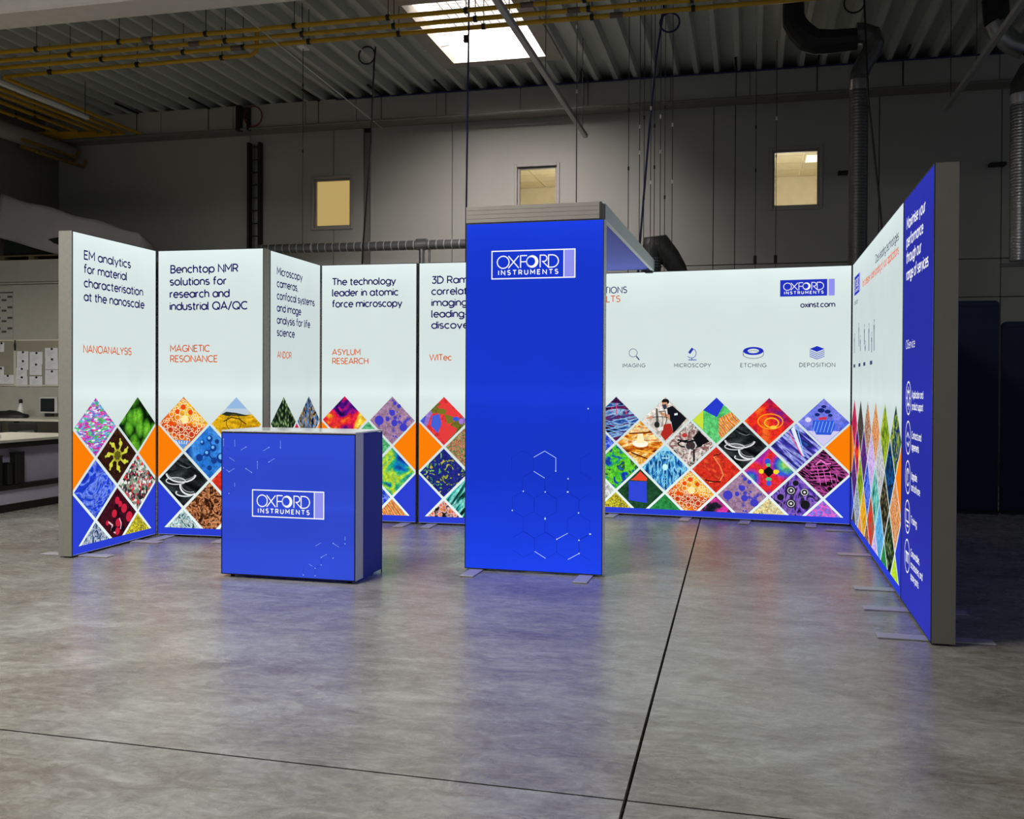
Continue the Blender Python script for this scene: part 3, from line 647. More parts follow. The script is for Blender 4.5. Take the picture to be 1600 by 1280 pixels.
# ladder tray and hose reel at left of back wall
t = H('cable_ladder', (-7.78, 14.2, 3.0), 'black vertical cable ladder on the back wall above the left panels', 'ladder')
for x in (-.075, .115): MB().box(x-.02, x+.02, -.02, .08, 0, 2.22).build('side_rail', BLACK, t)
for k in range(11): MB().tube([(-.075, .02, .1+k*.205), (.115, .02, .1+k*.205)], .011, 6).build('rung', BLACK, t)
MB().tube([(-.01, .04, 0), (-.02, .04, 1.2), (-.0, .04, 2.2)], .014, 6).tube([(.075, .04, 0), (.08, .04, 1.2), (.07, .04, 2.2)], .012, 6, mi=1).build('tray_cable', [pbr('grey_cable', (96, 94, 90), .6), pbr('red_cable', (90, 26, 20), .6)], t)
t = H('hose_reel', (-7.78, 13.9, 5.40), 'dark red hose coil under the roof above the cable ladder', 'hose')
MB().tube([(.17+.15*cos(a*pi/12), 0, .15+.16*sin(a*pi/12)) for a in range(24)], .011, 6, closed=True).build('hose_loop', pbr('red_hose', (120, 22, 20), .5), t)
m = MB(); m.bbox(-.13, -.05, -.02, .08, -.06, .34); m.bbox(.06, .1, -.02, .06, -.06, .3); m.bbox(-.05, .08, 0, .05, .12, .3); m.build('reel_body', BLACK, t)

# ------------------------------------------------------------------ stroke lettering
def arc(cx, cy, rx, ry, a0, a1, n=None):
    n = n or max(3, int(abs(a1-a0)/18)); return [(cx+rx*cos(radians(a0+(a1-a0)*i/n)), cy+ry*sin(radians(a0+(a1-a0)*i/n))) for i in range(n+1)]
BW_ = lambda cx=.36: arc(cx, .35, .33, .35, 0, 360, 20)
AR = lambda x: [(x, .38)] + arc(x+.27, .40, .27, .30, 180, 0) + [(x+.54, 0)]
S_ = arc(.25, .53, .22, .17, 40, 270)[:-1] + arc(.25, .185, .235, .175, 90, -145)
G = {
 'a': (.70, [BW_(.35), [(.68, .70), (.68, 0)]]), 'b': (.72, [[(.03, 1.04), (.03, 0)], BW_(.37)]), 'c': (.62, [arc(.36, .35, .33, .35, 48, 312)]),
 'd': (.70, [BW_(.35), [(.68, 1.04), (.68, 0)]]), 'e': (.70, [[(.04, .37), (.68, .37)] + arc(.36, .35, .32, .35, 5, 318)]),
 'f': (.40, [[(.40, 1.03)] + arc(.32, .86, .17, .17, 95, 180) + [(.15, 0)], [(0, .68), (.36, .68)]]),
 'g': (.70, [BW_(.35), [(.68, .70), (.68, -.02)] + arc(.36, -.02, .32, .26, 0, -150)]), 'h': (.62, [[(.03, 1.04), (.03, 0)], AR(.03)]),
 'i': (.06, [[(.03, .70), (.03, 0)], [(.03, .88), (.03, .98)]]), 'l': (.14, [[(.03, 1.04), (.03, .1)] + arc(.12, .1, .09, .1, 180, 280)]),
 'k': (.55, [[(.03, 1.04), (.03, 0)], [(.5, .7), (.06, .3)], [(.22, .42), (.54, 0)]]),
 'm': (1.12, [[(.03, .70), (.03, 0)], AR(.03), AR(.55)]), 'n': (.60, [[(.03, .70), (.03, 0)], AR(.03)]), 'o': (.72, [BW_(.36)]),
 'p': (.72, [[(.03, .70), (.03, -.28)], BW_(.37)]), 'q': (.7, [BW_(.35), [(.68, .7), (.68, -.28)]]), 'r': (.36, [[(.03, .70), (.03, 0)], [(.03, .38)] + arc(.30, .42, .27, .27, 180, 80)]),
 's': (.50, [S_]), 't': (.40, [[(.16, .94), (.16, .14)] + arc(.30, .14, .14, .14, 180, 300), [(0, .68), (.38, .68)]]),
 'u': (.60, [[(.03, .70)] + arc(.30, .29, .27, .29, 180, 360) + [(.57, .70)], [(.57, .7), (.57, 0)]]), 'v': (.62, [[(0, .7), (.3, 0), (.6, .7)]]),
 'w': (.9, [[(0, .7), (.22, 0), (.45, .66), (.68, 0), (.9, .7)]]), 'x': (.56, [[(0, .7), (.55, 0)], [(.55, .7), (0, 0)]]), 'y': (.62, [[(0, .7), (.31, .03)], [(.62, .7), (.2, -.28)]]),
 'z': (.5, [[(0, .68), (.5, .68), (0, .02), (.5, .02)]]),
 'A': (.86, [[(0, 0), (.42, 1), (.84, 0)], [(.15, .3), (.69, .3)]]), 'B': (.64, [[(.35, .53), (.04, .53), (.04, 1), (.32, 1)] + arc(.34, .765, .23, .235, 90, -90) + arc(.36, .265, .26, .265, 90, -90) + [(.04, 0), (.04, .53)]]),
 'C': (.86, [arc(.5, .5, .48, .5, 48, 312)]), 'D': (.8, [[(.04, 0), (.04, 1), (.3, 1)] + arc(.3, .5, .48, .5, 90, -90) + [(.04, 0)]]),
 'E': (.6, [[(.58, 1), (.04, 1), (.04, 0), (.58, 0)], [(.04, .52), (.5, .52)]]), 'F': (.56, [[(.56, 1), (.04, 1), (.04, 0)], [(.04, .5), (.48, .5)]]),
 'G': (.9, [arc(.5, .5, .48, .5, 48, 350)[:-1] + [(.92, .46), (.55, .46)]]), 'H': (.78, [[(.04, 1), (.04, 0)], [(.74, 1), (.74, 0)], [(.04, .52), (.74, .52)]]),
 'I': (.08, [[(.04, 1), (.04, 0)]]), 'K': (.7, [[(.04, 1), (.04, 0)], [(.66, 1), (.06, .38)], [(.26, .56), (.7, 0)]]), 'L': (.54, [[(.04, 1), (.04, 0), (.54, 0)]]),
 'M': (.9, [[(.04, 0), (.04, 1), (.45, .34), (.86, 1), (.86, 0)]]), 'N': (.8, [[(.04, 0), (.04, 1), (.76, 0), (.76, 1)]]), 'O': (1.0, [arc(.5, .5, .48, .5, 0, 360, 26)]),
 'P': (.62, [[(.04, 0), (.04, 1), (.32, 1)] + arc(.33, .73, .27, .27, 90, -90) + [(.04, .46)]]), 'Q': (1.0, [arc(.5, .5, .48, .5, 0, 360, 26), [(.62, .28), (.95, -.02)]]),
 'R': (.68, [[(.04, 0), (.04, 1), (.34, 1)] + arc(.35, .72, .28, .28, 90, -90) + [(.04, .44)], [(.36, .44), (.66, 0)]]),
 'S': (.62, [arc(.31, .755, .26, .245, 35, 270)[:-1] + arc(.31, .265, .28, .265, 90, -150)]), 'T': (.7, [[(0, 1), (.7, 1)], [(.35, 1), (.35, 0)]]),
 'U': (.74, [[(.04, 1)] + arc(.37, .34, .33, .34, 180, 360) + [(.70, 1)]]), 'V': (.84, [[(0, 1), (.42, 0), (.84, 1)]]), 'W': (1.3, [[(0, 1), (.33, 0), (.65, 1), (.97, 0), (1.3, 1)]]),
 'Y': (.78, [[(0, 1), (.39, .45), (.78, 1)], [(.39, .45), (.39, 0)]]), 'X': (.78, [[(0, 1), (.78, 0)], [(.78, 1), (0, 0)]]),
 '3': (.6, [[(.06, 1), (.54, 1), (.28, .62)] + arc(.28, .31, .29, .31, 85, -150)]), '/': (.45, [[(0, -.12), (.45, 1.08)]]), '-': (.32, [[(0, .38), (.32, .38)]]),
 ',': (.1, [[(.07, .06), (.0, -.16)]]), '.': (.08, [[(.04, 0), (.04, .1)]]), ' ': (.26, []), '®': (.3, [arc(.15, .9, .13, .13, 0, 360, 10)]),
}
def text_w(s, gap): return sum(G[c][0] for c in s) + gap*(len(s)-1)
def text(mb, s, s0, s1, z, cap, wt=.10, gap=.17, mi=0, y=-.0022):
    """strokes in the panel plane: from s0 to s1 (width fitted), baseline z"""
    k = (s1-s0)/text_w(s, gap) if s1 else cap
    x = 0
    for c in s:
        aw, st = G[c]
        for pl in st:
            closed = len(pl) > 6 and hypot(pl[0][0]-pl[-1][0], pl[0][1]-pl[-1][1]) < 1e-3
            q = [(s0+(x+p[0])*k, z+p[1]*cap) for p in (pl[:-1] if closed else pl)]
            mb.ribbon(q, wt*cap, y, mi, closed)
        x += aw+gap
    return mb
def logo(parent, x0, x1, z0, z1, boxed, s_name='logo'):
    """framed two line word mark with a pale bar at its right end"""
    W, Hh = x1-x0, z1-z0; y = -.002
    m = MB(); y2 = -.0026
    if boxed:   # blue ground, no outline
        m.poly([(x0, z0), (x0+W*.865, z0), (x0+W*.865, z1), (x0, z1)], -.0018, 1)
        m.poly([(x0+W*.89, z0), (x1, z0), (x1, z1), (x0+W*.89, z1)], -.0018, 2)
    else:
        m.poly([(x0+W*.875, z0), (x1, z0), (x1, z1), (x0+W*.875, z1)], -.0018, 2)
        m.ribbon([(x0, z0), (x1, z0), (x1, z1), (x0, z1)], Hh*.04, y2, 0, True); m.ribbon([(x0+W*.87, z0), (x0+W*.87, z1)], Hh*.035, y2)
    ww = W*(.865 if boxed else .87)
    a, b = x0+ww*.075, x0+ww*.925; cap = Hh*.44; zb = z0+Hh*.375; t = cap*.088
    L = b-a; r = L*.098; zc = zb+cap/2; ry = cap/2
    m.ring(a+r, zc, r, ry, t, y2, n=28)
    m.ribbon([(a+L*.185, zb+cap), (a+L*.355, zb)], t, y2); m.ribbon([(a+L*.355, zb+cap), (a+L*.185, zb)], t, y2)
    m.ribbon([(a+L*.49, zb+cap), (a+L*.385, zb+cap), (a+L*.385, zb)], t, y2); m.ribbon([(a+L*.385, zc), (a+L*.48, zc)], t, y2)
    cx = a+L*.575
    # heavy ring with off-centre eye, drawn as a crescent
    n = 28; vs = []; fs = []
    for i in range(n):
        an = 2*pi*i/n; vs.append((cx+r*1.02*cos(an), y2, zc+ry*1.03*sin(an)))
    for i in range(n):
        an = 2*pi*i/n; vs.append((cx-r*.17+r*.66*cos(an), y2, zc+ry*.02+ry*.70*sin(an)))
    for i in range(n): fs.append((i, (i+1) % n, n+(i+1) % n, n+i))
    m.add(vs, fs, 0)
    m.ribbon(arc(cx-r*.06, zc, r*.84, ry*.86, 110, 250), t*.3, y2-.0004, 1 if boxed else 3)
    x = a+L*.705; m.ribbon([(x, zb), (x, zb+cap), (x+L*.05, zb+cap)] + arc(x+L*.055, zb+cap*.74, L*.055, cap*.26, 90, -90) + [(x+L*.04, zb+cap*.48), (x+L*.135, zb)], t, y2)
    x = a+L*.84; m.ribbon([(x, zb), (x, zb+cap), (x+L*.06, zb+cap)] + arc(x+L*.06, zc, L*.1, cap/2, 90, -90), t, y2, closed=True)
    text(m, 'INSTRUMENTS', a+L*.02, b-L*.005, z0+Hh*.14, Hh*.155, .22, .5, 0, y2)
    return m.build(s_name, [WHINK, BLINK, PURINK, ink((26, 56, 200))], parent, label='white framed word mark' if not boxed else 'blue and lilac word mark block')

# ------------------------------------------------------------------ lightboxes
WHITE_FAB = fabric('white_backlit_fabric', (224, 238, 236), lo=.90, edge=1.06)
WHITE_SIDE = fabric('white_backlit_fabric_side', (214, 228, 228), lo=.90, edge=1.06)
BLUE_BAND = ink((44, 64, 212)); ORANGE = ink((252, 128, 8))
def foot(t, x, yf=-.25, yb=.33, w_=.10):
    m = MB(); m.bbox(x-w_/2, x+w_/2, yf, yb, 0.001, .009, .002); m.build('foot', STEEL, t)
def lightbox(name, A, B, label, cat, group=None, h=2.5, T=.12, fab=WHITE_FAB, feet=(), side=ALUD, back=None, z0=.012, shave=(0, 0)):
    ang = atan2(B[1]-A[1], B[0]-A[0]); L = hypot(B[0]-A[0], B[1]-A[1])
    t = E(name, (A[0], A[1], 0), ang, label, cat, group)
    a, b = shave[0], L-shave[1]
    # frame: hollow profile, four sides with a fine lip at the front and back edge
    m = MB(); lip = .006
    for q in ((a, a+.03, z0, h), (b-.03, b, z0, h), (a+.03, b-.03, z0, z0+.03), (a+.03, b-.03, h-.03, h)): m.box(q[0], q[1], .004, T-.002, q[2], q[3])
    m.build('frame', side, t)
    m = MB()
    for q in ((a, a+lip, z0, h), (b-lip, b, z0, h), (a+lip, b-lip, z0, z0+lip), (a+lip, b-lip, h-lip, h)): m.box(q[0], q[1], -.002, .004, q[2], q[3])
    m.build('front_lip', pbr('lip_dark', (70, 72, 78), .4, .5), t)
    MB().box(a+lip, b-lip, 0, .004, z0+lip, h-lip).build('fabric_front', fab, t)
    MB().box(a+lip, b-lip, T-.004, T, z0+lip, h-lip).build('fabric_back', back or pbr('back_cloth', (70, 70, 74), .9), t)
    for x in feet: foot(t, x)
    return t, L
def clip(poly, nx, nz, d):  # keep nx*x+nz*z <= d
    out = []
    for i in range(len(poly)):
        p, q = poly[i-1], poly[i]; a = nx*p[0]+nz*p[1]-d; b = nx*q[0]+nz*q[1]-d
        if a <= 0: out.append(p)
        if (a < 0 < b) or (b < 0 < a): k = a/(a-b); out.append((p[0]+(q[0]-p[0])*k, p[1]+(q[1]-p[1])*k))
    return out
ZROW = [.990, .745, .497, .250, .003]; BZ = .078
def diamonds(t, L, n, rows, names={}, edge=(.006, .006), ll=True, rr=True):
    """rows: list of 5 lists of styles; odd rows have n cells centred, even rows n-1 between; None skips"""
    P = L/n; hx = P/2; hz = .2475; g = .034
    k = 1-g/.25*.5
    x0, x1 = edge[0], L-edge[1]
    for r, row in enumerate(rows):
        cz = ZROW[r]
        for i, st in enumerate(row):
            if st is None: continue
            cx = (i+.5)*P if r % 2 == 0 else (i+1)*P
            q = [(cx, cz+hz*k), (cx+hx*k, cz), (cx, cz-hz*k), (cx-hx*k, cz)]
            q = clip(q, 0, -1, -(BZ)); q = clip(q, 1, 0, x1); q = clip(q, -1, 0, -x0)
            if len(q) < 3: continue
            dec = None
            if isinstance(st, tuple): st, dec = st
            o = MB().poly([(p[0]-cx, p[1]-cz) for p in q], 0).build('picture_tile', pic(st), t)
            o.location = (cx, -.0012, cz); o['label'] = LBL.get(st, st) + ' print'
            if dec:
                mats = []; m = MB(); S = (hx*k, hz*k); y = -.0003
                for it in dec:
                    if r >= 3:
                        lowz = min(b for a, b in it[2]) if it[0] in 'pl' else it[3]-it[5]
                        if cz+lowz*S[1] < BZ: continue
                    kd, col = it[0], it[1]; mt = pic(col) if isinstance(col, str) else ink(col)
                    if mt not in mats: mats.append(mt)
                    mi = mats.index(mt); y -= .00012
                    if kd == 'p': m.poly([(a*S[0], b*S[1]) for a, b in it[2]], y, mi)
                    elif kd == 'd': m.disc(it[2]*S[0], it[3]*S[1], it[4]*S[0], it[5]*S[1], y, mi)
                    elif kd == 'r': m.ring(it[2]*S[0], it[3]*S[1], it[4]*S[0], it[5]*S[1], it[6]*S[0], y, mi)
                    elif kd == 'l': m.ribbon([(a*S[0], b*S[1]) for a, b in it[2]], it[3]*S[0], y, mi)
                m.build('motif', mats, o)
    # blue base band, orange and blue half cells at the edges
    MB().poly([(x0, .019), (x1, .019), (x1, BZ), (x0, BZ)], -.0011).build('base_band', BLUE_BAND, t)
    def edge_cell(sg, xe):
        c = hx*k*.98; X = lambda d_: xe+sg*d_
        MB().poly([(X(0), ZROW[1]+hz*k), (X(c), ZROW[1]), (X(0), ZROW[1]-hz*k)], -.0012).build('orange_cell', ORANGE, t, label='plain orange half diamond')
        zb = BZ; dx = hx*(zb-(ZROW[3]-.2475))/.2475
        MB().poly([(X(0), ZROW[3]+hz*k), (X(c), ZROW[3]), (X(dx-g*.45), zb), (X(0), zb)], -.0012).build('blue_cell', BLUE_BAND, t, label='plain blue corner')
    if ll: edge_cell(1, x0)
    if rr: edge_cell(-1, x1)
LBL = {'confetti': 'multicolour crystal grain', 'greenballs': 'green microscopic spheres', 'darkbrown': 'yellow flower structure on dark brown', 'scraps': 'colourful grain map', 'bluecell': 'blue cell micrograph',
 'redcells': 'red blood cells', 'bluecrystal': 'blue crystal', 'yellowgrass': 'yellow fibre', 'sunset': 'orange bubble', 'wheat': 'wheat field', 'molecule': 'blue molecule', 'petri': 'black glass dish', 'rust': 'brown bark texture',
 'icecrystal': 'pale ice crystal', 'blackgreen': 'dark green grain', 'bluestars': 'dark blue and gold', 'fire': 'fiery red and yellow', 'bubbles': 'violet bubble', 'mosaic': 'red and blue mosaic', 'greenmix': 'speckled green',
 'greenmap': 'green and blue heat map', 'navyfleck': 'navy flecked', 'tealstreak': 'teal streak', 'stripesfire': 'orange stripe', 'redpepper': 'red and lime grain', 'city': 'neon city', 'lab': 'lab worker in black shirt', 'greenblue': 'green blue and orange block',
 'swirl': 'red swirl', 'vase': 'blue ribbed vase', 'molten': 'molten steel', 'bike': 'motorbike', 'streaks': 'violet light ray', 'landmap': 'green land map', 'tech': 'blue circuit', 'redsheet': 'red sheet', 'rainbow': 'rainbow cross', 'pinkgrid': 'pink grid on black',
 'blocks': 'red blue and green block', 'coneholes': 'dark ring array', 'violetcells': 'violet cell'}
def rings(col, pts, wd=.05): return [('r', col, x, z, r, r, wd) for x, z, r in pts]
rnd = random.Random(3)
def inside(x, z, r): return abs(x)+abs(z)+r*1.42 < .98
def scatter(n, r0, r1, seed):
    q = random.Random(seed); out = []
    tries = 0
    while len(out) < n and tries < 4000:
        tries += 1
        x, z, r = q.uniform(-1, 1), q.uniform(-1, 1), q.uniform(r0, r1)
        if inside(x, z, r) and all(hypot(x-a, z-b) > (r+c)*1.05 for a, b, c in out): out.append((x, z, r))
    return out
dec_sun = [('d', (255, 235, 150), .05, .15, .16, .16)] + [('r', (255, 240, 200), x, z, r, r, .022) for x, z, r in scatter(60, .04, .15, 5)] + [('d', (235, 75, 15), x, z, r*.8, r*.8) for x, z, r in ((0, .62, .13), (-.24, .44, .12), (.3, .42, .12), (-.5, .0, .12))] + [('p', (90, 150, 220), [(-.35, -.62), (.3, -.66), (0, -.97)])] + [('l', (240, 240, 250), [(-.3+.12*i, -.66), (-.2+.08*i, -.78)], .03) for i in range(5)]
dec_flower = [('l', (200, 205, 60), [(0, 0), (.38*cos(a), .38*sin(a)), (.62*cos(a+.25), .62*sin(a+.25))], .07) for a in [i*.9+.2 for i in range(7)]] + [('d', (215, 215, 70), .45*cos(a+.1), .45*sin(a+.1), .09, .09) for a in [i*.9+.2 for i in range(7)]] + [('d', (96, 92, 30), 0, 0, .16, .16), ('r', (170, 165, 50), 0, 0, .2, .2, .05)]
dec_blood = [('d', (205, 36, 66), x, z, r, r*1.1) for x, z, r in ((.0, .55, .12), (.35, .22, .15), (.15, .4, .1), (-.15, .1, .13), (.62, -.12, .17), (.05, -.25, .14), (-.5, -.18, .08), (.0, -.55, .12))] + [('l', (235, 200, 205), [(-.45, -.15), (-.25, -.3), (-.3, -.45), (-.1, -.6)], .05), ('d', (20, 14, 20), -.2, -.45, .12, .1), ('d', (20, 14, 20), .3, -.5, .1, .09), ('l', (230, 190, 200), [(.1, -.1), (.2, -.3), (.15, -.5)], .04)]
dec_molecule = [('l', (16, 40, 110), [(-.4, -.2), (-.1, -.05), (.1, .15), (.0, .45)], .04), ('l', (16, 40, 110), [(-.1, -.05), (.15, -.3), (.5, -.25)], .04)] + [('d', (24, 60, 140), x, z, r, r) for x, z, r in ((-.3, .35, .1), (.0, .5, .12), (.15, .15, .13), (-.1, -.05, .13), (-.42, -.22, .14), (.18, -.32, .12), (.48, -.22, .2), (0, -.6, .1), (.3, .4, .09))] + [('d', (120, 190, 250), x-.02, z+.03, r, r) for x, z, r in ((-.3, .35, .05), (.0, .5, .06), (.15, .15, .06), (-.1, -.05, .06), (.48, -.2, .1))]
dec_petri = [('l', (230, 232, 232), arc(-.1, .25, .62, .34, 185, 350), .055), ('l', (150, 156, 158), arc(-.1, .29, .60, .30, 190, 345), .03), ('r', (205, 210, 210), -.32, -.05, .40, .13, .04), ('l', (240, 242, 242), arc(.28, -.22, .42, .34, 170, 300), .06), ('l', (170, 176, 178), arc(.30, -.16, .40, .30, 165, 290), .03), ('l', (215, 220, 220), arc(.05, -.5, .36, .12, 150, 350), .05), ('l', (110, 116, 118), [(-.15, .55), (.15, .45), (.3, .5)], .03)]
dec_wheat = [('p', (150, 185, 225), [(0, 1), (.42, .58), (-.42, .58)]), ('p', (190, 205, 220), [(.42, .58), (-.42, .58), (-.62, .36), (.62, .36)]), ('p', (40, 50, 36), [(-.6, .36), (-.4, .46), (0, .42), (.4, .34), (.62, .36), (.4, .3), (-.4, .3)]), ('r', (120, 90, 20), -.1, .05, .3, .3, .03), ('l', (70, 50, 10), [(-.5, .1), (-.2, .25), (.1, .2), (.4, 0)], .04)]
dec_bub = [('d', (64, 62, 195), x, z, r, r) for x, z, r in [(-.58, -.0, .2), (.1, -.1, .14), (0, .32, .13), (-.2, .05, .09), (.5, -.28, .17), (.3, .6, .09), (.12, .72, .08)] + scatter(26, .02, .05, 9)]
dec_worker = [('p', (236, 230, 222), [(-.3, .65), (.0, .95), (.3, .65)]), ('d', (30, 24, 22), .0, .80, .16, .13), ('p', (206, 150, 118), [(-.16, .76), (.06, .78), (.12, .6), (.0, .46), (-.14, .56)]), ('p', (52, 62, 84), [(-.15, .66), (.03, .69), (.06, .5), (-.06, .44)]),
  ('p', (20, 23, 30), [(.06, .52), (.30, .62), (.62, .34), (.9, .08), (.46, -.46), (.34, -.58), (.26, -.1), (.12, .1)]), ('p', (206, 150, 118), [(.2, -.02), (-.24, .26), (-.26, .36), (.18, .22)]), ('p', (206, 150, 118), [(-.5, .2), (-.86, .06), (-.6, .0)]),
  ('p', (96, 92, 84), [(-.42, .5), (-.34, .5), (-.28, -.1), (-.4, -.1)]), ('d', (40, 40, 40), -.36, -.22, .12, .14), ('l', (70, 60, 50), [(-.3, .34), (-.02, .4), (.06, .0), (-.06, -.4)], .035), ('l', (120, 110, 80), [(-.2, .4), (-.1, .0), (-.18, -.5)], .03), ('l', (30, 30, 32), [(-.55, .1), (-.2, .14), (.1, .1)], .03),
  ('p', (176, 44, 36), [(-.05, -.2), (.24, -.16), (.34, -.55), (0, -.92), (-.2, -.66)]), ('p', (232, 232, 230), [(-.3, -.34), (-.08, -.3), (-.1, -.46), (-.3, -.5)]), ('p', (235, 238, 240), [(.38, .28), (.52, .31), (.52, .22), (.38, .2)])]
dec_block = [('p', (40, 60, 205), [(0, 1), (-.55, .45), (.02, .15), (.3, .7)]), ('p', (205, 225, 60), [(-.98, 0), (-.55, .45), (-.55, -.4)]), ('p', 'stripesfire', [(.1, .1), (.6, .38), (.98, 0), (.2, -.78), (.1, -.6)])]
dec_swirl = [('r', (255, 150, 30), .05, .0, .5, .32, .05), ('r', (255, 190, 40), .1, -.05, .28, .2, .05), ('d', (255, 200, 60), .18, -.25, .14, .08)]
dec_vase = [('p', (210, 205, 240), [(-.62, -.36), (.62, -.36), (0, -.98)]), ('p', (48, 90, 215), [(-.42, .08), (.42, .08), (.44, -.2), (.28, -.52), (-.28, -.52), (-.44, -.2)])] + [('l', (120, 165, 250), [(-.42+.14*i, -.42), (-.30+.14*i, .04)], .035) for i in range(6)] + [('d', (24, 40, 110), x, z, r, r*.7) for x, z, r in ((-.1, .5, .14), (.15, .45, .12), (0, .66, .1), (.25, .3, .09), (-.25, .32, .1))] + [('p', (210, 50, 70), [(-.2, .2), (.12, .24), (.1, .12), (-.18, .1)]), ('d', (220, 215, 250), -.6, .1, .12, .1)]
dec_molten = [('d', (255, 252, 230), 0, -.02, .34, .16), ('p', (255, 240, 190), [(-.12, .5), (.1, .5), (.18, 0), (-.16, 0)]), ('l', (120, 40, 10), [(-.5, .42), (.5, .5)], .06), ('l', (255, 190, 60), [(-.2, -.3), (.6, -.42)], .05), ('l', (90, 30, 10), [(-.4, -.42), (.3, -.68)], .06)]
dec_bike = [('r', (20, 20, 22), -.02, .02, .5, .16, .06), ('d', (60, 50, 50), .0, -.05, .2, .2), ('r', (200, 200, 205), .0, -.05, .22, .22, .04), ('l', (24, 22, 24), [(-.55, .2), (-.2, .1), (.3, .2), (.6, .05)], .07), ('p', (18, 18, 20), [(.35, .6), (.8, .15), (.3, -.1), (.1, .3)]), ('l', (230, 225, 220), [(.0, -.2), (-.1, -.7)], .08), ('l', (40, 36, 36), [(.15, -.2), (.15, -.75)], .08), ('d', (190, 60, 60), -.25, .4, .12, .1)]
dec_red = [('l', (245, 150, 90), [(.1, .7), (-.1, .55), (.15, .2), (.3, -.2), (.15, -.5), (-.3, -.55)], .04), ('l', (40, 14, 12), [(-.45, -.45), (-.1, -.52), (.2, -.5)], .05), ('l', (90, 24, 20), [(-.1, .6), (.2, .72)], .05)]
dec_rain = [('p', (16, 16, 16), [(0, .24), (.24, 0), (0, -.24), (-.24, 0)]), ('d', (250, 220, 40), .3, .0, .12, .1), ('d', (50, 80, 220), -.05, .42, .12, .14), ('d', (80, 200, 120), -.02, .28, .09, .08), ('d', (250, 220, 40), -.3, .0, .1, .1), ('d', (60, 90, 220), .5, -.08, .14, .08), ('d', (80, 200, 130), 0, -.32, .12, .08), ('d', (60, 90, 220), 0, -.5, .1, .12)]
dec_tech = [('d', (200, 250, 255), .0, .05, .12, .14), ('p', (150, 220, 245), [(0, 1), (.22, .76), (-.22, .76)])] + [('l', (120, 215, 250), [(-.5+.2*i, -.3), (-.25+.1*i, .0)], .02) for i in range(6)] + [('l', (90, 190, 240), [(-.12, -.3-.12*i), (.12, -.3-.12*i)], .03) for i in range(4)] + [('l', (180, 235, 250), [(-.15, .45), (.15, .45)], .05)]
dec_cone = [('d', (26, 26, 32), x, z, r, r) for x, z, r in ((-.18, .3, .2), (.35, .25, .17), (-.18, -.25, .2), (.38, -.28, .19), (-.6, .0, .14), (.0, .62, .12))] + [('r', (200, 200, 205), x, z, .13, .13, .035) for x, z in ((-.18, .3), (.35, .25), (-.18, -.25))] + [('d', (230, 230, 232), x, z, .05, .05) for x, z in ((-.18, .3), (.35, .25), (-.18, -.25))]
dec_pink = [('l', (240, 110, 200), [(-.5, -.1+.14*i-.2), (.5-.1*i, .08+.14*i-.3)], .022) for i in range(5)] + [('l', (235, 110, 200), [(-.25+.25*i, .3-.1*i), (-.1+.22*i, -.5+.06*i)], .022) for i in range(4)] + [('l', (245, 130, 210), [(-.3, .35), (-.1, .55), (.1, .4), (.3, .42)], .05)]
dec_blocks = [('p', (235, 70, 50), [(-.25, .62), (0, .9), (.3, .6), (.28, .48), (-.42, .5)]), ('p', (50, 70, 215), [(-.5, .45), (.28, .45), (.3, -.5), (-.5, -.4)]), ('p', (235, 80, 60), [(-.4, -.5), (.3, -.52), (.2, -.72), (-.2, -.75)])]
dec_city = [('l', (230, 60, 120), [(.0, .8), (.02, .2)], .04), ('l', (220, 50, 110), [(-.2, .55), (-.18, .3)], .03), ('l', (240, 90, 120), [(.45, .2), (.45, .4)], .03)] + [('l', (120, 170, 230), [(-.8+.1*i, .02-.16*i), (.3+.0*i, -.25-.12*i)], .03) for i in range(5)] + [('p', (60, 20, 60), [(0, .98), (.25, .72), (-.25, .72)])]
dec_ray = [('p', (225, 235, 255), [(-.2, .75), (-.08, .9), (.32, -.4), (.2, -.3)]), ('l', (230, 90, 130), [(-.28, .62), (.26, -.38)], .04), ('l', (120, 180, 250), [(.02, .9), (.34, -.4)], .04)]
dec_mos = [('p', (228, 62, 62), [(-.05, .05), (.25, -.15), (.55, -.3), (.5, -.45), (.05, -.9), (-.2, -.55)]), ('p', (70, 96, 214), [(-.5, .2), (-.2, .3), (-.1, -.1), (-.25, -.5), (-.55, -.2)]), ('p', (228, 62, 62), [(0, .75), (.3, .6), (.6, .3), (.3, .15), (0, .35), (-.3, .6)]), ('p', (120, 116, 40), [(.0, .3), (.35, .2), (.4, -.05), (.15, -.12)]), ('d', (120, 116, 40), -.1, .4, .2, .12), ('d', (170, 120, 220), .72, .0, .1, .12), ('d', (60, 90, 210), .5, .1, .14, .09)]

def copylines(t, lines, mat, cap=.0635, wt=.185, name='lettering', gap=.13, label=None):
    for s, s0, s1, z in lines: o = text(MB(), s, s0, s1, z, cap, wt, gap).build(name, mat, t)
    return o
ZL = [2.302, 2.195, 2.087, 1.980, 1.873, 1.764]
W1 = ((-4.8134, 6.5243), (-4.8134, 7.6578))
t, L = lightbox('display_panel', *W1, 'leftmost backlit white panel, turned sideways, text about material characterisation', 'display panel', 'backlit display panels', feet=(.12, .80), shave=(0, .01))
copylines(t, [('EM analytics', .138, .746, ZL[0]), ('for material', .138, .695, ZL[1]), ('characterisation', .138, .924, ZL[2]), ('at the nanoscale', .138, .944, ZL[3])], NAVYINK)
copylines(t, [('NANOANALYSIS', .131, .759, 1.576)], ORINK, .055, .165, 'orange_lettering')
diamonds(t, L, 2, [['confetti', 'greenballs'], [('darkbrown', dec_flower)], ['bluecell', 'scraps'], [('redcells', dec_blood)], ['bluecrystal', 'yellowgrass']])
t, L = lightbox('display_panel', (-4.80, 7.6578), (-3.80, 7.6578), 'second panel from the left, white, text on benchtop solutions', 'display panel', 'backlit display panels', feet=(.12, .70))
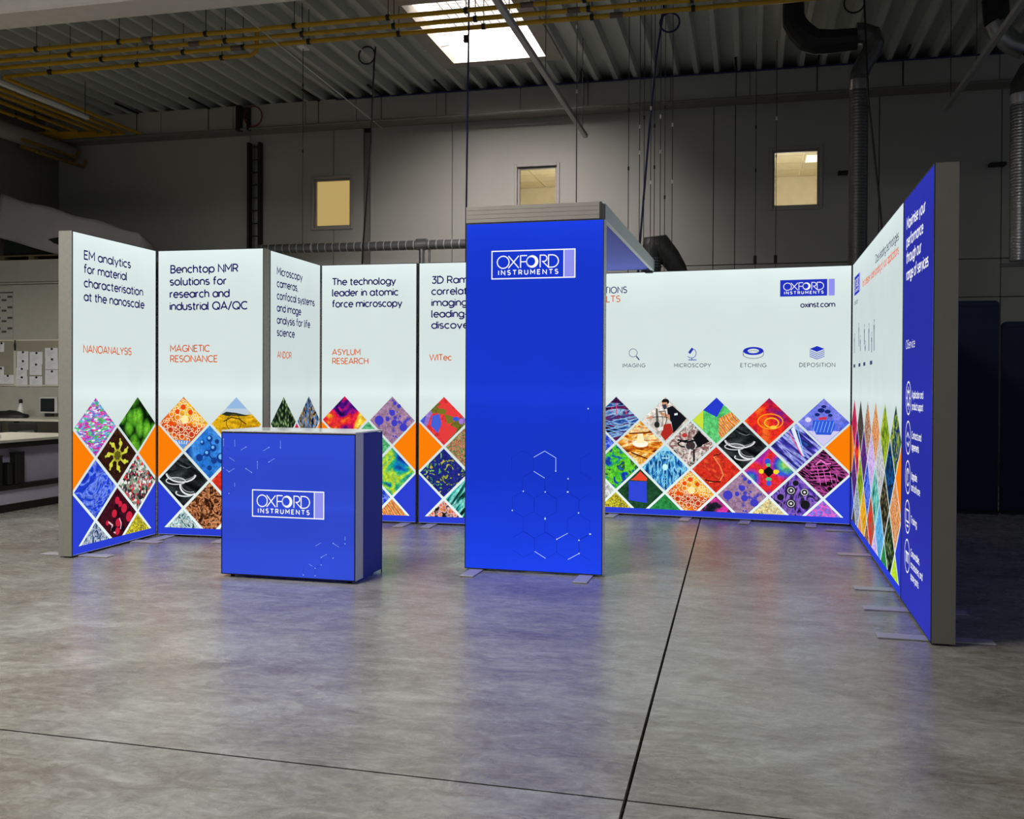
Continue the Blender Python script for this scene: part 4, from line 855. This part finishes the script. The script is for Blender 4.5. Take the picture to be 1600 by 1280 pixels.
copylines(t, [('Benchtop NMR', .124, .763, ZL[0]), ('solutions for', .118, .655, ZL[1]), ('research and', .118, .682, ZL[2]), ('industrial QA/QC', .118, .853, ZL[3])], NAVYINK)
copylines(t, [('MAGNETIC', .122, .499, 1.616), ('RESONANCE', .122, .572, 1.526)], ORINK, .054, .165, 'orange_lettering')
diamonds(t, L, 2, [[('sunset', dec_sun), ('wheat', dec_wheat)], [('molecule', dec_molecule)], [('petri', dec_petri), 'redsheet'], ['rust'], ['icecrystal', 'greenmix']])
t, L = lightbox('display_panel', (-3.80, 7.782), (-3.80, 8.873), 'narrow looking third panel in the recess, turned sideways, about microscopy cameras', 'display panel', 'backlit display panels', feet=(.5,), fab=WHITE_SIDE, shave=(0, .01))
copylines(t, [('Microscopy', .130, .660, ZL[0]), ('cameras,', .130, .562, ZL[1]), ('confocal systems', .131, .940, ZL[2]), ('and image', .131, .633, ZL[3]), ('analysis for life', .132, .837, ZL[4]), ('science', .133, .495, ZL[5])], NAVYINK)
copylines(t, [('ANDOR', .140, .428, 1.570)], ORINK, .054, .165, 'orange_lettering')
diamonds(t, L, 2, [['blackgreen', 'bluestars'], ['magentared'], ['greenfoam', 'navyfleck'], ['purple'], ['greenmap', 'fire']])
t, L = lightbox('display_panel', (-3.79, 8.873), (-2.817, 8.873), 'fourth panel from the left behind the counter, about force microscopy', 'display panel', 'backlit display panels', feet=(.20, .87))
copylines(t, [('The technology', .113, .758, ZL[0]), ('leader in atomic', .114, .787, ZL[1]), ('force microscopy', .114, .823, ZL[2])], NAVYINK)
copylines(t, [('ASYLUM', .115, .403, 1.623), ('RESEARCH', .116, .485, 1.536)], ORINK, .053, .165, 'orange_lettering')
diamonds(t, L, 2, [['fire', ('bubbles', dec_bub)], ['greenfoam'], ['bluestars', 'greenmap'], ['bluecell'], ['green', 'stripesfire']])
t, L = lightbox('display_panel', (-2.797, 8.873), (-1.7824, 8.873), 'fifth panel half hidden behind the blue tower, about imaging', 'display panel', 'backlit display panels', feet=(.14, .85))
copylines(t, [('3D Raman', .130, .60, ZL[0]), ('correlative', .127, .60, ZL[1]), ('imaging', .128, .476, ZL[2]), ('leading-edge', .128, .72, ZL[3]), ('discoveries', .128, .66, ZL[4])], NAVYINK)
copylines(t, [('WITec', .110, .326, 1.570)], ORINK, .054, .165, 'orange_lettering')
diamonds(t, L, 2, [[('mosaic', dec_mos), 'swirl'], ['greenmix'], ['navyfleck', 'streaks'], ['tealstreak'], ['redpepper', 'green']])
# return between fifth panel and the long one
lightbox('display_panel', (-1.7824, 9.02), (-1.7824, 10.06), 'plain white return panel hidden behind the blue tower', 'display panel', 'backlit display panels')
# long back panel
t, L = lightbox('display_wall', (-1.7824, 10.099), (1.2592, 9.735), 'wide white backlit wall right of the tower with four icons', 'display panel', 'backlit display panels', feet=(.75, 1.50, 2.08, 2.70), shave=(0, .008))
copylines(t, [('SOLUTIONS', .42, .871, 2.291)], NAVYINK, .062, .15, gap=.16)
copylines(t, [('RESULTS', .44, .801, 2.200)], ORINK, .062, .15, 'orange_lettering', gap=.16)
copylines(t, [('IMAGING', .832, 1.065, 1.525), ('MICROSCOPY', 1.363, 1.728, 1.525), ('ETCHING', 2.019, 2.265, 1.525), ('DEPOSITION', 2.579, 2.910, 1.527)], GREYINK, .036, .15, 'icon_caption', gap=.26)
copylines(t, [('oxinst.com', 2.587, 2.903, 2.105)], ink((44, 44, 96)), .048, .2, 'web_address')
m = MB(); Y = -.0022
m.ring(.94, 1.672, .042, .042, .005, Y); m.ribbon([(.972, 1.638), (1.005, 1.60)], .012, Y); m.build('icon', ink((40, 44, 120)), t, label='magnifying glass icon')
m = MB(); m.ribbon([(1.548, 1.715), (1.512, 1.665)], .026, Y); m.ribbon(arc(1.535, 1.665, .048, .048, 60, -140), .006, Y); m.ribbon([(1.54, 1.615), (1.54, 1.60)], .008, Y); m.ribbon([(1.505, 1.598), (1.585, 1.598)], .008, Y); m.build('icon', ink((40, 60, 170)), t, label='microscope icon')
m = MB(); n = 28; vs = [(2.142+.098*cos(2*pi*i/n), Y, 1.684+.040*sin(2*pi*i/n)) for i in range(n)] + [(2.142+.055*cos(2*pi*i/n), Y, 1.684+.022*sin(2*pi*i/n)) for i in range(n)]
m.add(vs, [(i, (i+1) % n, n+(i+1) % n, n+i) for i in range(n)], 0)
m.ribbon([(2.044, 1.684), (2.044, 1.65)] + arc(2.142, 1.65, .098, .040, 180, 360) + [(2.24, 1.684)], .005, Y, 1); m.ribbon(arc(2.142, 1.668, .055, .02, 160, 20), .004, Y, 1); m.build('icon', [ink((34, 48, 190)), GREYINK], t, label='ring dish icon')
m = MB(); m.poly([(2.673, 1.700), (2.742, 1.728), (2.811, 1.700), (2.742, 1.672)], Y)
for k in range(4): m.ribbon([(2.673, 1.684-.018*k), (2.742, 1.656-.018*k), (2.811, 1.684-.018*k)], .006, Y)
m.build('icon', ink((34, 48, 190)), t, label='layer stack icon')
logo(t, 2.393, 2.900, 2.213, 2.374, True)
diamonds(t, L, 6, [['purple', ('city', dec_city), ('lab', dec_worker), ('greenblue', dec_block), ('swirl', dec_swirl), ('vase', dec_vase)],
  ['bluecell', ('molten', dec_molten), ('bike', dec_bike), ('petri', dec_petri), ('streaks', dec_ray)],
  ['green', 'landmap', ('tech', dec_tech), ('redsheet', dec_red), ('rainbow', dec_rain), ('pinkgrid', dec_pink)],
  ['whitefoam', ('blocks', dec_blocks), ('sunset', dec_sun), ('bubbles', dec_bub), ('coneholes', dec_cone)],
  ['amber', 'yellowgrass', 'green', 'magenta', 'goldblue', 'violetcells']])
# right side wall, white part
BLUE_REAR = fabric('blue_backlit_rear', (20, 24, 110), lo=.6, edge=.7, s=.9)
RA, RB_, RC_ = (1.2592, 9.735), (1.1323, 6.4293), (1.0909, 5.3528)
t, L = lightbox('display_wall', RA, RB_, 'long white backlit side wall at the right, seen at a steep angle', 'display panel', 'backlit display panels', feet=(.36, 1.66, 3.0), back=BLUE_REAR, fab=WHITE_SIDE, shave=(.012, .006))
copylines(t, [('Class-leading technologies', 1.826, 3.095, 2.292)], ink((52, 56, 84)), .062, .15)
copylines(t, [('for a deeper understanding of your applications', .902, 3.100, 2.200)], ink((232, 104, 52)), .060, .17, 'orange_lettering')
logo(t, .19, .69, 2.185, 2.357, True)
copylines(t, [('oxinst.com', .2, .52, 2.098)], NAVYINK, .04, .14, 'web_address')
m = MB()
for x, z, hh in ((.22, 1.72, .14), (.62, 1.78, .17), (.75, 1.70, .1), (1.08, 1.76, .13), (1.15, 1.66, .05), (1.42, 1.72, .18), (1.62, 1.67, .12), (1.78, 1.72, .2)): m.ribbon([(x, z+hh/2), (x+.02, z-hh/2)], .035, -.0022); m.ring(x+.01, z+hh/2, .03, .04, .008, -.0022)
for x in (.24, .7, 1.1, 1.6): m.ribbon([(x-.08, 1.53), (x+.08, 1.53)], .03, -.0022)
m.build('icon', ink((60, 70, 110)), t, label='row of small dark icons')
diamonds(t, L, 6, [['magentared', 'darkgrain', 'burst', 'orangegrain', 'yellowgreen', 'navygreen'], ['fire', 'purple', 'lilac', 'greywhite', 'darkblue'],
  ['purple', 'yellowgreen', 'bluecell', 'tealstreak', 'pearls', 'orangegrain'], ['bluecrystal', 'amber', 'redgreen', 'skyblue', 'blackgreen'],
  ['darkgrain', 'stripesfire', 'rust', 'lilac', 'green', 'limeleaf']])
# right side wall, blue end part
BLUEF = fabric('blue_backlit_fabric_dim', (48, 54, 176), lo=.82, edge=.98)
t, L = lightbox('display_panel', RB_, RC_, 'blue backlit panel with white text at the right front end', 'display panel', 'backlit display panels', feet=(.28, .95), fab=BLUEF, back=BLUE_REAR, side=pbr('end_profile', (122, 120, 112), .6), shave=(.006, 0))
copylines(t, [('Maximise your', .140, .811, 2.300), ('performance', .136, .743, 2.193), ('through our', .138, .684, 2.094), ('range of services', .142, .917, 1.990)], WHINK, .064, .18)
copylines(t, [('OiService', .144, .49, 1.572)], WHINK, .05, .1, 'service_name'); 
for i, (z, ls) in enumerate(((1.273, ['Application and', 'product support']), (1.036, ['Contracts and', 'agreements']), (.799, ['Upgrades', 'and software']), (.562, ['Training']), (.326, ['Consumables,', 'accessories, and', 'spare parts']))):
    m = MB(); m.ring(.262, z, .098, .098, .009, -.0022)
    if i == 0: m.ring(.262, z, .04, .04, .012, -.0022); [m.ribbon([(.262+.045*cos(a), z+.045*sin(a)), (.262+.07*cos(a), z+.07*sin(a))], .012, -.0022) for a in [k*pi/4 for k in range(8)]]
    elif i == 1: m.ribbon([(.21, z), (.25, z+.03), (.31, z)], .012, -.0022); m.ribbon([(.22, z-.03), (.27, z-.05), (.31, z-.02)], .012, -.0022)
    elif i == 2: m.ribbon(arc(.262, z, .05, .05, 30, 330), .012, -.0022); m.ribbon([(.262, z-.02), (.262, z+.04)], .012, -.0022)
    elif i == 3: m.ribbon([(.21, z-.03), (.21, z+.04), (.315, z+.04), (.315, z-.03)], .01, -.0022, closed=True); m.ribbon([(.23, z-.055), (.30, z-.055)], .012, -.0022)
    else: m.ribbon([(.2, z+.02), (.325, z+.02)], .012, -.0022); [m.ribbon([(.215+.03*k, z+.02), (.215+.03*k, z-.04)], .012, -.0022) for k in range(4)]
    m.build('round_icon', WHINK, t)
    z0 = z + .022*(len(ls)-1)
    for k, s in enumerate(ls): copylines(t, [(s, .40, .40+.026*len(s), z0-.068*k-.018)], WHINK, .040, .16, 'service_lettering')

# ------------------------------------------------------------------ tower and canopy
BLUET = fabric('blue_backlit_tower', (28, 62, 222), lo=.80, edge=1.1)
TA, TB = (-1.7824, 6.7755), (-.7789, 6.7318)
t, L = lightbox('tower_panel', TA, TB, 'tall blue backlit tower panel with white word mark in the centre', 'display panel', feet=(.09, .89), fab=BLUET, side=pbr('tower_profile', (228, 232, 230), .45))
logo(t, .196, .800, 2.099, 2.296, False)
# hexagon line print at the lower right
hexs = [(.43, .78), (.59, .78), (.675, .635), (.51, .635), (.595, .49), (.755, .49), (.84, .635), (.92, .49), (.98, 1.13), (.435, .49), (.515, .345), (.675, .345), (.835, .345), (.93, .78), (.60, .205), (.76, .205), (.44, .205), (.92, .205)]
m = MB(); r = .093
def hexpts(cx, cz): return [(cx+r*cos(radians(90+60*k)), cz+r*sin(radians(90+60*k))) for k in range(6)]
q = random.Random(11); seen = set()
def hexprint(m, hexs, x1, zmin, q, wd=.0018, bright=.09):
    for cx, cz in hexs:
        hpz = hexpts(cx, cz)
        for k in range(6):
            a, b = hpz[k], hpz[(k+1) % 6]
            if max(a[0], b[0]) > x1 or min(a[1], b[1]) < zmin: continue
            if q.random() < .22: continue
            hi = q.random() < bright
            m.ribbon([a, b], wd*2.0 if hi else wd, -.0022 if hi else -.0019, 1 if hi else 0)
            if q.random() < .3: m.disc(a[0], a[1], .0050, .0055, -.0024, 1, 8)
hexprint(m, hexs, .985, .03, q)
m.build('hexagon_print', [ink((18, 36, 150)), ink((190, 215, 255))], t, label='fine hexagon line pattern', kind='stuff')
# canopy: flat box from the tower back to the white wall
cn = E('canopy', (TA[0], TA[1], 2.503), atan2(TB[1]-TA[1], TB[0]-TA[0]), 'grey edged canopy box running from the tower top back to the white wall', 'canopy')
Lc = 1.004; Dc = 3.26
m = MB(); m.bbox(.0, Lc-.03, -.004, .03, 0, .118, .003)
for k in (.03, .06, .09): m.box(.002, Lc-.034, -.006, -.003, k, k+.003)
m.build('front_fascia', pbr('fascia_grey', (172, 166, 156), .5, .15), cn)
MB().box(Lc-.03, Lc-.018, -.002, .03, 0.0, .118).box(Lc-.018, Lc+.003, 0, .035, -.004, .10).build('corner_profile', pbr('corner_profile', (70, 68, 66), .5, .4), cn)
MB().bbox(Lc-.03, Lc, .035, Dc, 0.0, .118, .003).build('side_fascia', pbr('side_fascia', (212, 220, 216), .5), cn)
MB().bbox(0, .03, .035, Dc-.02, 0.0, .118, .003).build('side_fascia', pbr('side_fascia', (212, 220, 216), .5), cn)
MB().box(.03, Lc-.03, .035, Dc-.0, .02, .026).box(.03, Lc-.03, .035, Dc, .10, .112).build('ceiling_cloth', pbr('canopy_cloth', (104, 116, 226), .8), cn)
MB().bbox(Lc-.09, Lc-.01, Dc-.10, Dc-.02, -.02, 0, .003).build('corner_clamp', BLACK, cn)

# ------------------------------------------------------------------ counter
CA, CB = (-3.3627, 6.1481), (-2.3605, 6.1013)
ct = E('counter', (CA[0], CA[1], 0), atan2(CB[1]-CA[1], CB[0]-CA[0]), 'blue promotional counter with backlit front, grey corner strip and white top', 'counter')
W = 1.003; Hc = 1.004; DPc = .47
BLUEC = fabric('blue_backlit_counter', (52, 78, 214), H=1.0, lo=.88, edge=.92)
m = MB()
for qd in ((0, .03, .02, Hc), (W-.03, W, .02, Hc), (.03, W-.03, .02, .05), (.03, W-.03, Hc-.03, Hc)): m.box(qd[0], qd[1], .004, .13, qd[2], qd[3])
m.build('front_frame', pbr('counter_strip', (226, 228, 230), .5), ct)
m = MB()
for qd in ((0, .006, .02, Hc), (W-.006, W, .02, Hc), (.006, W-.006, .02, .026), (.006, W-.006, Hc-.006, Hc)): m.box(qd[0], qd[1], -.003, .004, qd[2], qd[3])
m.build('front_lip', pbr('lip_black', (22, 22, 30), .5), ct)
MB().box(.006, W-.006, 0, .004, .026, Hc-.006).build('fabric_front', BLUEC, ct)
NAVC = pbr('counter_side_cloth', (50, 66, 176), .8, bump=.1, nscale=60)
MB().bbox(W-.012, W-.001, .134, DPc-.006, .02, Hc-.004, .003).build('side_panel', NAVC, ct)
MB().bbox(.001, .012, .134, DPc-.006, .02, Hc-.004, .003).build('side_panel', NAVC, ct)
MB().box(W-.006, W+.0, .130, .136, .02, Hc).box(W-.006, W+.0, DPc-.006, DPc, .0, Hc).build('edge_strip', pbr('lip_black', (22, 22, 30), .5), ct)
MB().bbox(.012, W-.012, DPc-.012, DPc-.002, .02, Hc-.004, .003).build('back_panel', NAVC, ct)
MB().bbox(-.002, W+.002, -.004, DPc+.004, Hc+.001, Hc+.0145, .004).build('counter_top', pbr('counter_top_white', (226, 228, 228), .16, spec=.6), ct)
for x in (.06, W-.06):
    for y in (.05, DPc-.05): MB().lathe([(0, 0.001), (.014, 0.001), (.014, .02), (0, .02)], (x, y, 0), 12).build('levelling_foot', BLACK, ct)
logo(ct, .241, .774, .430, .611, False)
m = MB(); r = .05; q = random.Random(4)
hx2 = [(.06+.087*i+(.043 if j % 2 else 0), .93-.075*j) for j in range(5) for i in range(5-j)] + [(.93-.087*i-(.043 if j % 2 else 0), .07+.075*j) for j in range(5) for i in range(5-j)]
for cx, cz in hx2:
    pz_ = hexpts(cx, cz)
    for k in range(6):
        if q.random() > .2: continue
        a, b = pz_[k], pz_[(k+1) % 6]
        if min(a[0], b[0]) < .01 or max(a[0], b[0]) > .99 or max(a[1], b[1]) > .98 or min(a[1], b[1]) < .03: continue
        f0 = q.choice((.0, .0, .45)); m.ribbon([(a[0]+(b[0]-a[0])*f0, a[1]+(b[1]-a[1])*f0), b], .0022, -.0022, 1 if q.random() < .6 else 0)
        if q.random() < .5: m.disc(a[0], a[1], .004, .004, -.0024, 1, 8)
m.build('hexagon_print', [ink((34, 54, 170)), ink((150, 180, 245))], ct, label='fine hexagon line pattern', kind='stuff')

# ------------------------------------------------------------------ left background: benches, papers, loft
bn = H('workbench', (-7.4, 7.2, 0), 'long workbench with pale top and dark front at the left edge', 'table')
MB().bbox(-1.15, 0, 0, 2.6, .715, .745, .004).build('tabletop', pbr('bench_top', (196, 192, 180), .4), bn)
MB().box(-.06, -.02, .03, 2.57, .66, .715).build('apron', BLACK, bn)
MB().box(-.12, -.10, .03, 2.57, .26, .66).build('front_panel', pbr('bench_violet_grey', (170, 168, 190), .45), bn)
MB().bbox(-.42, -.01, .0, 2.6, .225, .275, .003).build('shelf_edge', BLACK, bn)
MB().box(-.06, -.04, .03, 2.57, .095, .225).build('front_panel', pbr('bench_violet_pale', (190, 188, 208), .4), bn)
MB().bbox(-.32, -.005, .0, 2.6, .08, .095, .003).build('lower_shelf', pbr('bench_shelf', (176, 176, 184), .35), bn)
MB().bbox(-.25, -.01, .02, 2.58, 0.001, .079, .003).build('plinth', BLACK, bn)
for y in (.05, 2.5): MB().bbox(-1.1, -1.05, y, y+.05, 0, .715).build('leg', BLACK, bn)
for i, (y, w_, h_) in enumerate(((1.10, .10, .30), (1.27, .07, .22), (1.38, .13, .32))):
    o = H('file_box', (-7.49, 7.2+y, .276), ['left', 'shorter middle', 'right'][i] + ' black file box under the workbench top', 'box', 'black boxes on the workbench shelf')
    MB().bbox(-.005, .075, 0, w_, 0, h_, .006).build('box_body', BLACK, o)
    MB().bbox(-.007, .077, -.002, w_+.002, h_, h_+.012, .003).build('box_lid', BLACK, o)
tb = H('work_table', (-11.3, 11.35, 0), 'pale table along the partition behind the chairs', 'table')
MB().bbox(0, 2.9, 0, 1.08, .80, .83, .004).build('tabletop', pbr('bench_top', (196, 192, 180), .4), tb)
for x in (.1, 1.4, 2.75):
    for y in (.06, .98): MB().bbox(x, x+.05, y, y+.05, 0, .80).build('leg', BLACK, tb)
def chair(u, v, rz, lab):
    c = H('office_chair', (u, v, 0), lab, 'chair', 'dark chairs between the benches'); c.rotation_euler = (0, 0, HR+rz)
    MB().bbox(-.24, .24, -.22, .24, .42, .48, .02).build('seat', BLACK, c)
    m = MB(); m.bbox(-.22, .22, -.27, -.22, .5, .80, .02); m.build('backrest', BLACK, c)
    CH = pbr('chrome_tube', (190, 190, 190), .2, .9)
    for s in (-1, 1):
        MB().tube([(s*.26, -.24, .45), (s*.27, -.2, .62), (s*.27, -.1, .70), (s*.27, .15, .70), (s*.26, .22, .60), (s*.25, .22, .45)], .014, 8).build('armrest', CH, c)
        for y in (-.2, .2): MB().tube([(s*.22, y, .43), (s*.25, y*1.1, .0)], .013, 8).build('leg', CH, c)
    return c
chair(-9.95, 10.75, pi, 'dark chair with chrome armrests, nearest the end panel'); chair(-10.62, 10.8, pi, 'dark chair with chrome armrests, middle one'); chair(-9.35, 10.7, pi, 'dark chair with chrome armrests mostly behind the end panel')
o = H('spray_bottle', (-10.46, 12.2, .83), 'small white bottle with black cap on the far table', 'bottle')
MB().lathe([(0, 0), (.05, 0), (.055, .02), (.055, .08), (.03, .16), (.018, .19), (.018, .2)], n=14).build('bottle_body', pbr('bottle_white', (220, 222, 220), .3), o)
MB().lathe([(0, .2), (.026, .2), (.028, .245), (.012, .26), (0, .26)], n=12).build('cap', BLACK, o)
o = H('glue_bottle', (-7.75, 8.72, .745), 'tiny white nozzle bottle on the workbench', 'bottle')
MB().lathe([(0, 0), (.022, 0), (.022, .025), (.006, .06), (0, .06)], n=12).build('bottle_body', pbr('bottle_white', (220, 222, 220), .3), o)
o = H('monitor', (-10.2, 12.3, .83), 'small dark screen in a white frame on the far table', 'monitor')
MB().bbox(-.02, .28, 0, .05, .05, .29, .008).build('casing', pbr('monitor_white', (205, 207, 205), .4), o)
MB().box(.0, .24, -.004, 0, .075, .27).build('screen', pbr('screen_dark', (26, 34, 36), .15), o)
MB().bbox(.08, .18, -.02, .07, 0, .05, .006).build('stand', BLACK, o)
for i, (u, v, sx, sz, lab) in enumerate(((-11.05, 11.9, .22, .07, 'black bag lying at the left end of the far table'), (-10.25, 11.75, .30, .10, 'black jacket heaped in front of the monitor'))):
    o = H('jacket' if i else 'bag', (u, v, .83), lab, 'bag' if not i else 'jacket')
    m = MB(); pr = []
    nn = 14
    vs = []; fs = []
    q = random.Random(i+2)
    for a in range(7):
        for k in range(nn):
            ph = pi/2*a/6; th = 2*pi*k/nn; rr = cos(ph)*(1+.12*q.uniform(-1, 1)*(a < 6))
            vs.append((sx*rr*cos(th), .13*rr*sin(th), sz*sin(ph)*(1+.15*q.uniform(-1, 1))))
    for a in range(6):
        for k in range(nn): fs.append((a*nn+k, a*nn+(k+1) % nn, (a+1)*nn+(k+1) % nn, (a+1)*nn+k))
    m.add(vs, fs, 0, True); m.build('cloth_body', BLACK, o)
# boards and papers on the partition
pu_ = lambda x: -11.089+.01133*x
pzz = lambda y: 1.973-(y-532)*.00972
def board(x0, x1, y0, y1, lab):
    o = H('pinboard', (pu_(x0), 12.498, pzz(y1)), lab, 'board')
    W, Hh = pu_(x1)-pu_(x0), pzz(y0)-pzz(y1)
    MB().box(0, W, -.012, 0, 0, Hh).build('board_face', pbr('board_grey', (156, 152, 136), .6), o)
    m = MB()
    for a in ((-.012, .008, -.012, Hh+.012), (W-.008, W+.012, -.012, Hh+.012), (.008, W-.008, -.012, .008), (.008, W-.008, Hh-.008, Hh+.012)): m.box(a[0], a[1], -.02, 0, a[2], a[3])
    m.build('board_frame', pbr('board_frame', (218, 214, 198), .4), o)
board(-20, 24, 532, 602, 'pinboard at the far left edge of the partition'); board(26, 108, 532, 602, 'pinboard with rows of paper sheets on the partition')
SH = [(28, 46, 549, 565, 'top left'), (28, 46, 563, 578, 'second left'), (27, 44, 575, 590, 'third left'), (26, 45, 588, 604, 'bottom left'), (48, 68, 550, 569, 'top middle'), (48, 67, 568, 586, 'centre'), (48, 68, 588, 604, 'bottom middle'),
      (72, 92, 544, 560, 'top right'), (72, 92, 560, 577, 'middle right'), (72, 92, 578, 601, 'bottom right'), (0, 8, 535, 550, 'upper far left'), (-2, 8, 573, 600, 'lower far left'), (3, 23, 586, 600, 'wide lower left')]
PAP = pbr('paper', (232, 232, 240), .8); PENC = pbr('faint_print', (205, 205, 208), .8)
for i, (x0, x1, y0, y1, lab) in enumerate(SH):
    dp = .0016*(i % 4)
    o = H('paper_sheet', (pu_(x0), 12.4842-dp, pzz(y1)), lab + ' paper sheet pinned to the partition boards', 'paper', 'paper sheets on the pinboards')
    W, Hh = pu_(x1)-pu_(x0), pzz(y0)-pzz(y1)
    m = MB(); m.add([(0, 0, 0), (W, -.001, 0), (W, -.001, Hh), (0, 0, Hh), (0, .0008, 0), (W, -.0002, 0), (W, -.0002, Hh), (0, .0008, Hh)], [(0, 1, 2, 3), (4, 7, 6, 5), (0, 4, 5, 1), (2, 6, 7, 3), (1, 5, 6, 2), (0, 3, 7, 4)]); m.build('sheet', PAP, o)
    m = MB()
    for k in range(4): m.box(W*.15, W*(.5+.1*(k % 3)), -.0025, -.0015, Hh*(.3+.13*k), Hh*(.3+.13*k)+.006)
    m.build('faint_lines', PENC, o)
    mg = MB().lathe([(0, 0), (.016, 0), (.016, .012), (0, .014)], n=10).build('magnet', BLACK, o)
    mg.location = (W*.55, -.001, Hh*.9); mg.rotation_euler = (pi/2, 0, 0)
o = H('year_planner', (pu_(-14), 12.497, pzz(530)), 'large printed year planner on the partition at the left edge', 'poster')
W, Hh = pu_(21)-pu_(-14), pzz(455)-pzz(530)
MB().box(0, W, -.006, 0, 0, Hh).build('sheet', pbr('planner_paper', (176, 174, 168), .8), o)
m = MB(); m.box(0, W, -.008, -.0062, Hh-.03, Hh-.012)
for c in range(3):
    for k in range(5):
        x = W-.105*(c+1)+.01; z = Hh-.10-.16*k-(.05 if c % 2 else 0)
        if z > .02: m.box(x, x+.085, -.008, -.0062, z, z+.03)
m.build('month_header', pbr('planner_ink', (74, 70, 74), .8), o)
o = H('wall_lamp_bracket', (pu_(26), 12.49, pzz(548)), 'small dark gadget hanging between the two pinboards', 'gadget')
MB().tube([(0, -.02, 0), (.005, -.03, .08), (0, -.02, .16)], [.012, .016, .008], 8).build('gadget_body', BLACK, o)
# pallets, dark load and tarpaulin on the loft
pal = H('pallet', (-11.3, 12.70, 3.172), 'wooden pallet under the tarpaulin on top of the partition', 'pallet')
WD = pbr('pallet_wood', (128, 112, 84), .8, noise=.2, nscale=12)
for y in (0, .4, .8): 
    for x in (.02, .55, 1.1): MB().box(x, x+.1, y, y+.1, .02, .10).build('block', WD, pal)
for k in range(7): MB().box(0, 1.22, k*.14, k*.14+.10, .10, .122).build('board', WD, pal)
for y in (0, .4, .8): MB().box(0, 1.22, y, y+.1, 0, .02).build('runner', WD, pal)
o = H('covered_load', (-11.3, 12.75, 3.296), 'dark green covered load on the pallet under the tarpaulin', 'load')
MB().bbox(.0, 1.15, .02, .9, 0, .28, .04).build('load_body', pbr('load_green', (22, 32, 26), .8), o)
tp = H('tarpaulin', (-11.4, 12.72, 3.175), 'grey tarpaulin draped over the load on top of the partition', 'tarpaulin')
m = MB(); nu, nv = 26, 14; vs = []; fs = []
top = lambda u: 4.30+(u+11.44)*(3.60-4.30)/2.53
low = lambda u: max(3.18, 3.62+(u+11.44)*(3.33-3.62)/1.05) if u < -10.0 else 3.18
for i in range(nu+1):
    u = -11.44+2.56*i/nu
    for j in range(nv+1):
        f = j/nv
        if f < .55: k = f/.55; z = low(u)+(top(u)-low(u))*k; v = 12.72+.18*k + .018*sin(u*9+k*3)*(1-k)+.03*sin(u*3.7+k*2)*(1-k)
        else: k = (f-.55)/.45; z = top(u)-.10*k+.015*sin(u*7); v = 12.90+.30*k
        if i == nu: z -= .12
        vs.append((u+11.4, v-12.72, z-3.175))
for i in range(nu):
    for j in range(nv): a = i*(nv+1)+j; fs.append((a, a+nv+1, a+nv+2, a+1))
m.add(vs, fs, 0, True)
e = len(m.v)
m.add([(2.56-.04, .0, 0.01), (2.56-.04, .18, .30), (2.56-.04, .48, .2), (2.66-.04, .48, 0.01), (2.64-.04, .05, .01)], [(0, 4, 1), (1, 4, 3, 2)], 0)
ob = m.build('tarp_sheet', pbr('tarp_grey', (176, 170, 172), .75, bump=.2, nscale=3), tp)
sol = ob.modifiers.new('thick', 'SOLIDIFY'); sol.thickness = .006

# ------------------------------------------------------------------ right background: navy screens
NAV = pbr('navy_cloth', (26, 34, 66), .85, bump=.15, nscale=30)
for i, (u0, u1, hh, v) in enumerate(((1.55, 2.563, 2.25, 11.1), (2.6, 4.3, 2.03, 11.15))):
    o = H('fabric_screen', (u0, v, 0), ['navy fabric screen with rounded top corner behind the right wall', 'lower navy fabric screen at the right edge'][i], 'screen', 'navy fabric screens')
    W = u1-u0; r = .05
    m = MB(); pts = [(0, .012), (W, .012)] + [(W-r+r*cos(radians(a)), hh-r+r*sin(radians(a))) for a in range(0, 91, 15)] + [(r+r*cos(radians(a)), hh-r+r*sin(radians(a))) for a in range(90, 181, 15)]
    n = len(pts); m.add([(p[0], 0, p[1]) for p in pts] + [(p[0], .06, p[1]) for p in pts], [list(range(n)), list(range(n, 2*n))[::-1]] + [(k, n+k, n+(k+1) % n, (k+1) % n) for k in range(n)])
    m.build('screen_cloth', NAV, o)
    MB().tube([(r*.5, .03, hh-.045), (W-.03, .03, hh-.045)], .036, 10).build('top_hem', NAV, o)
    MB().bbox(0, W, -.04, .1, 0, .03, .006).build('base_rail', BLACK, o)
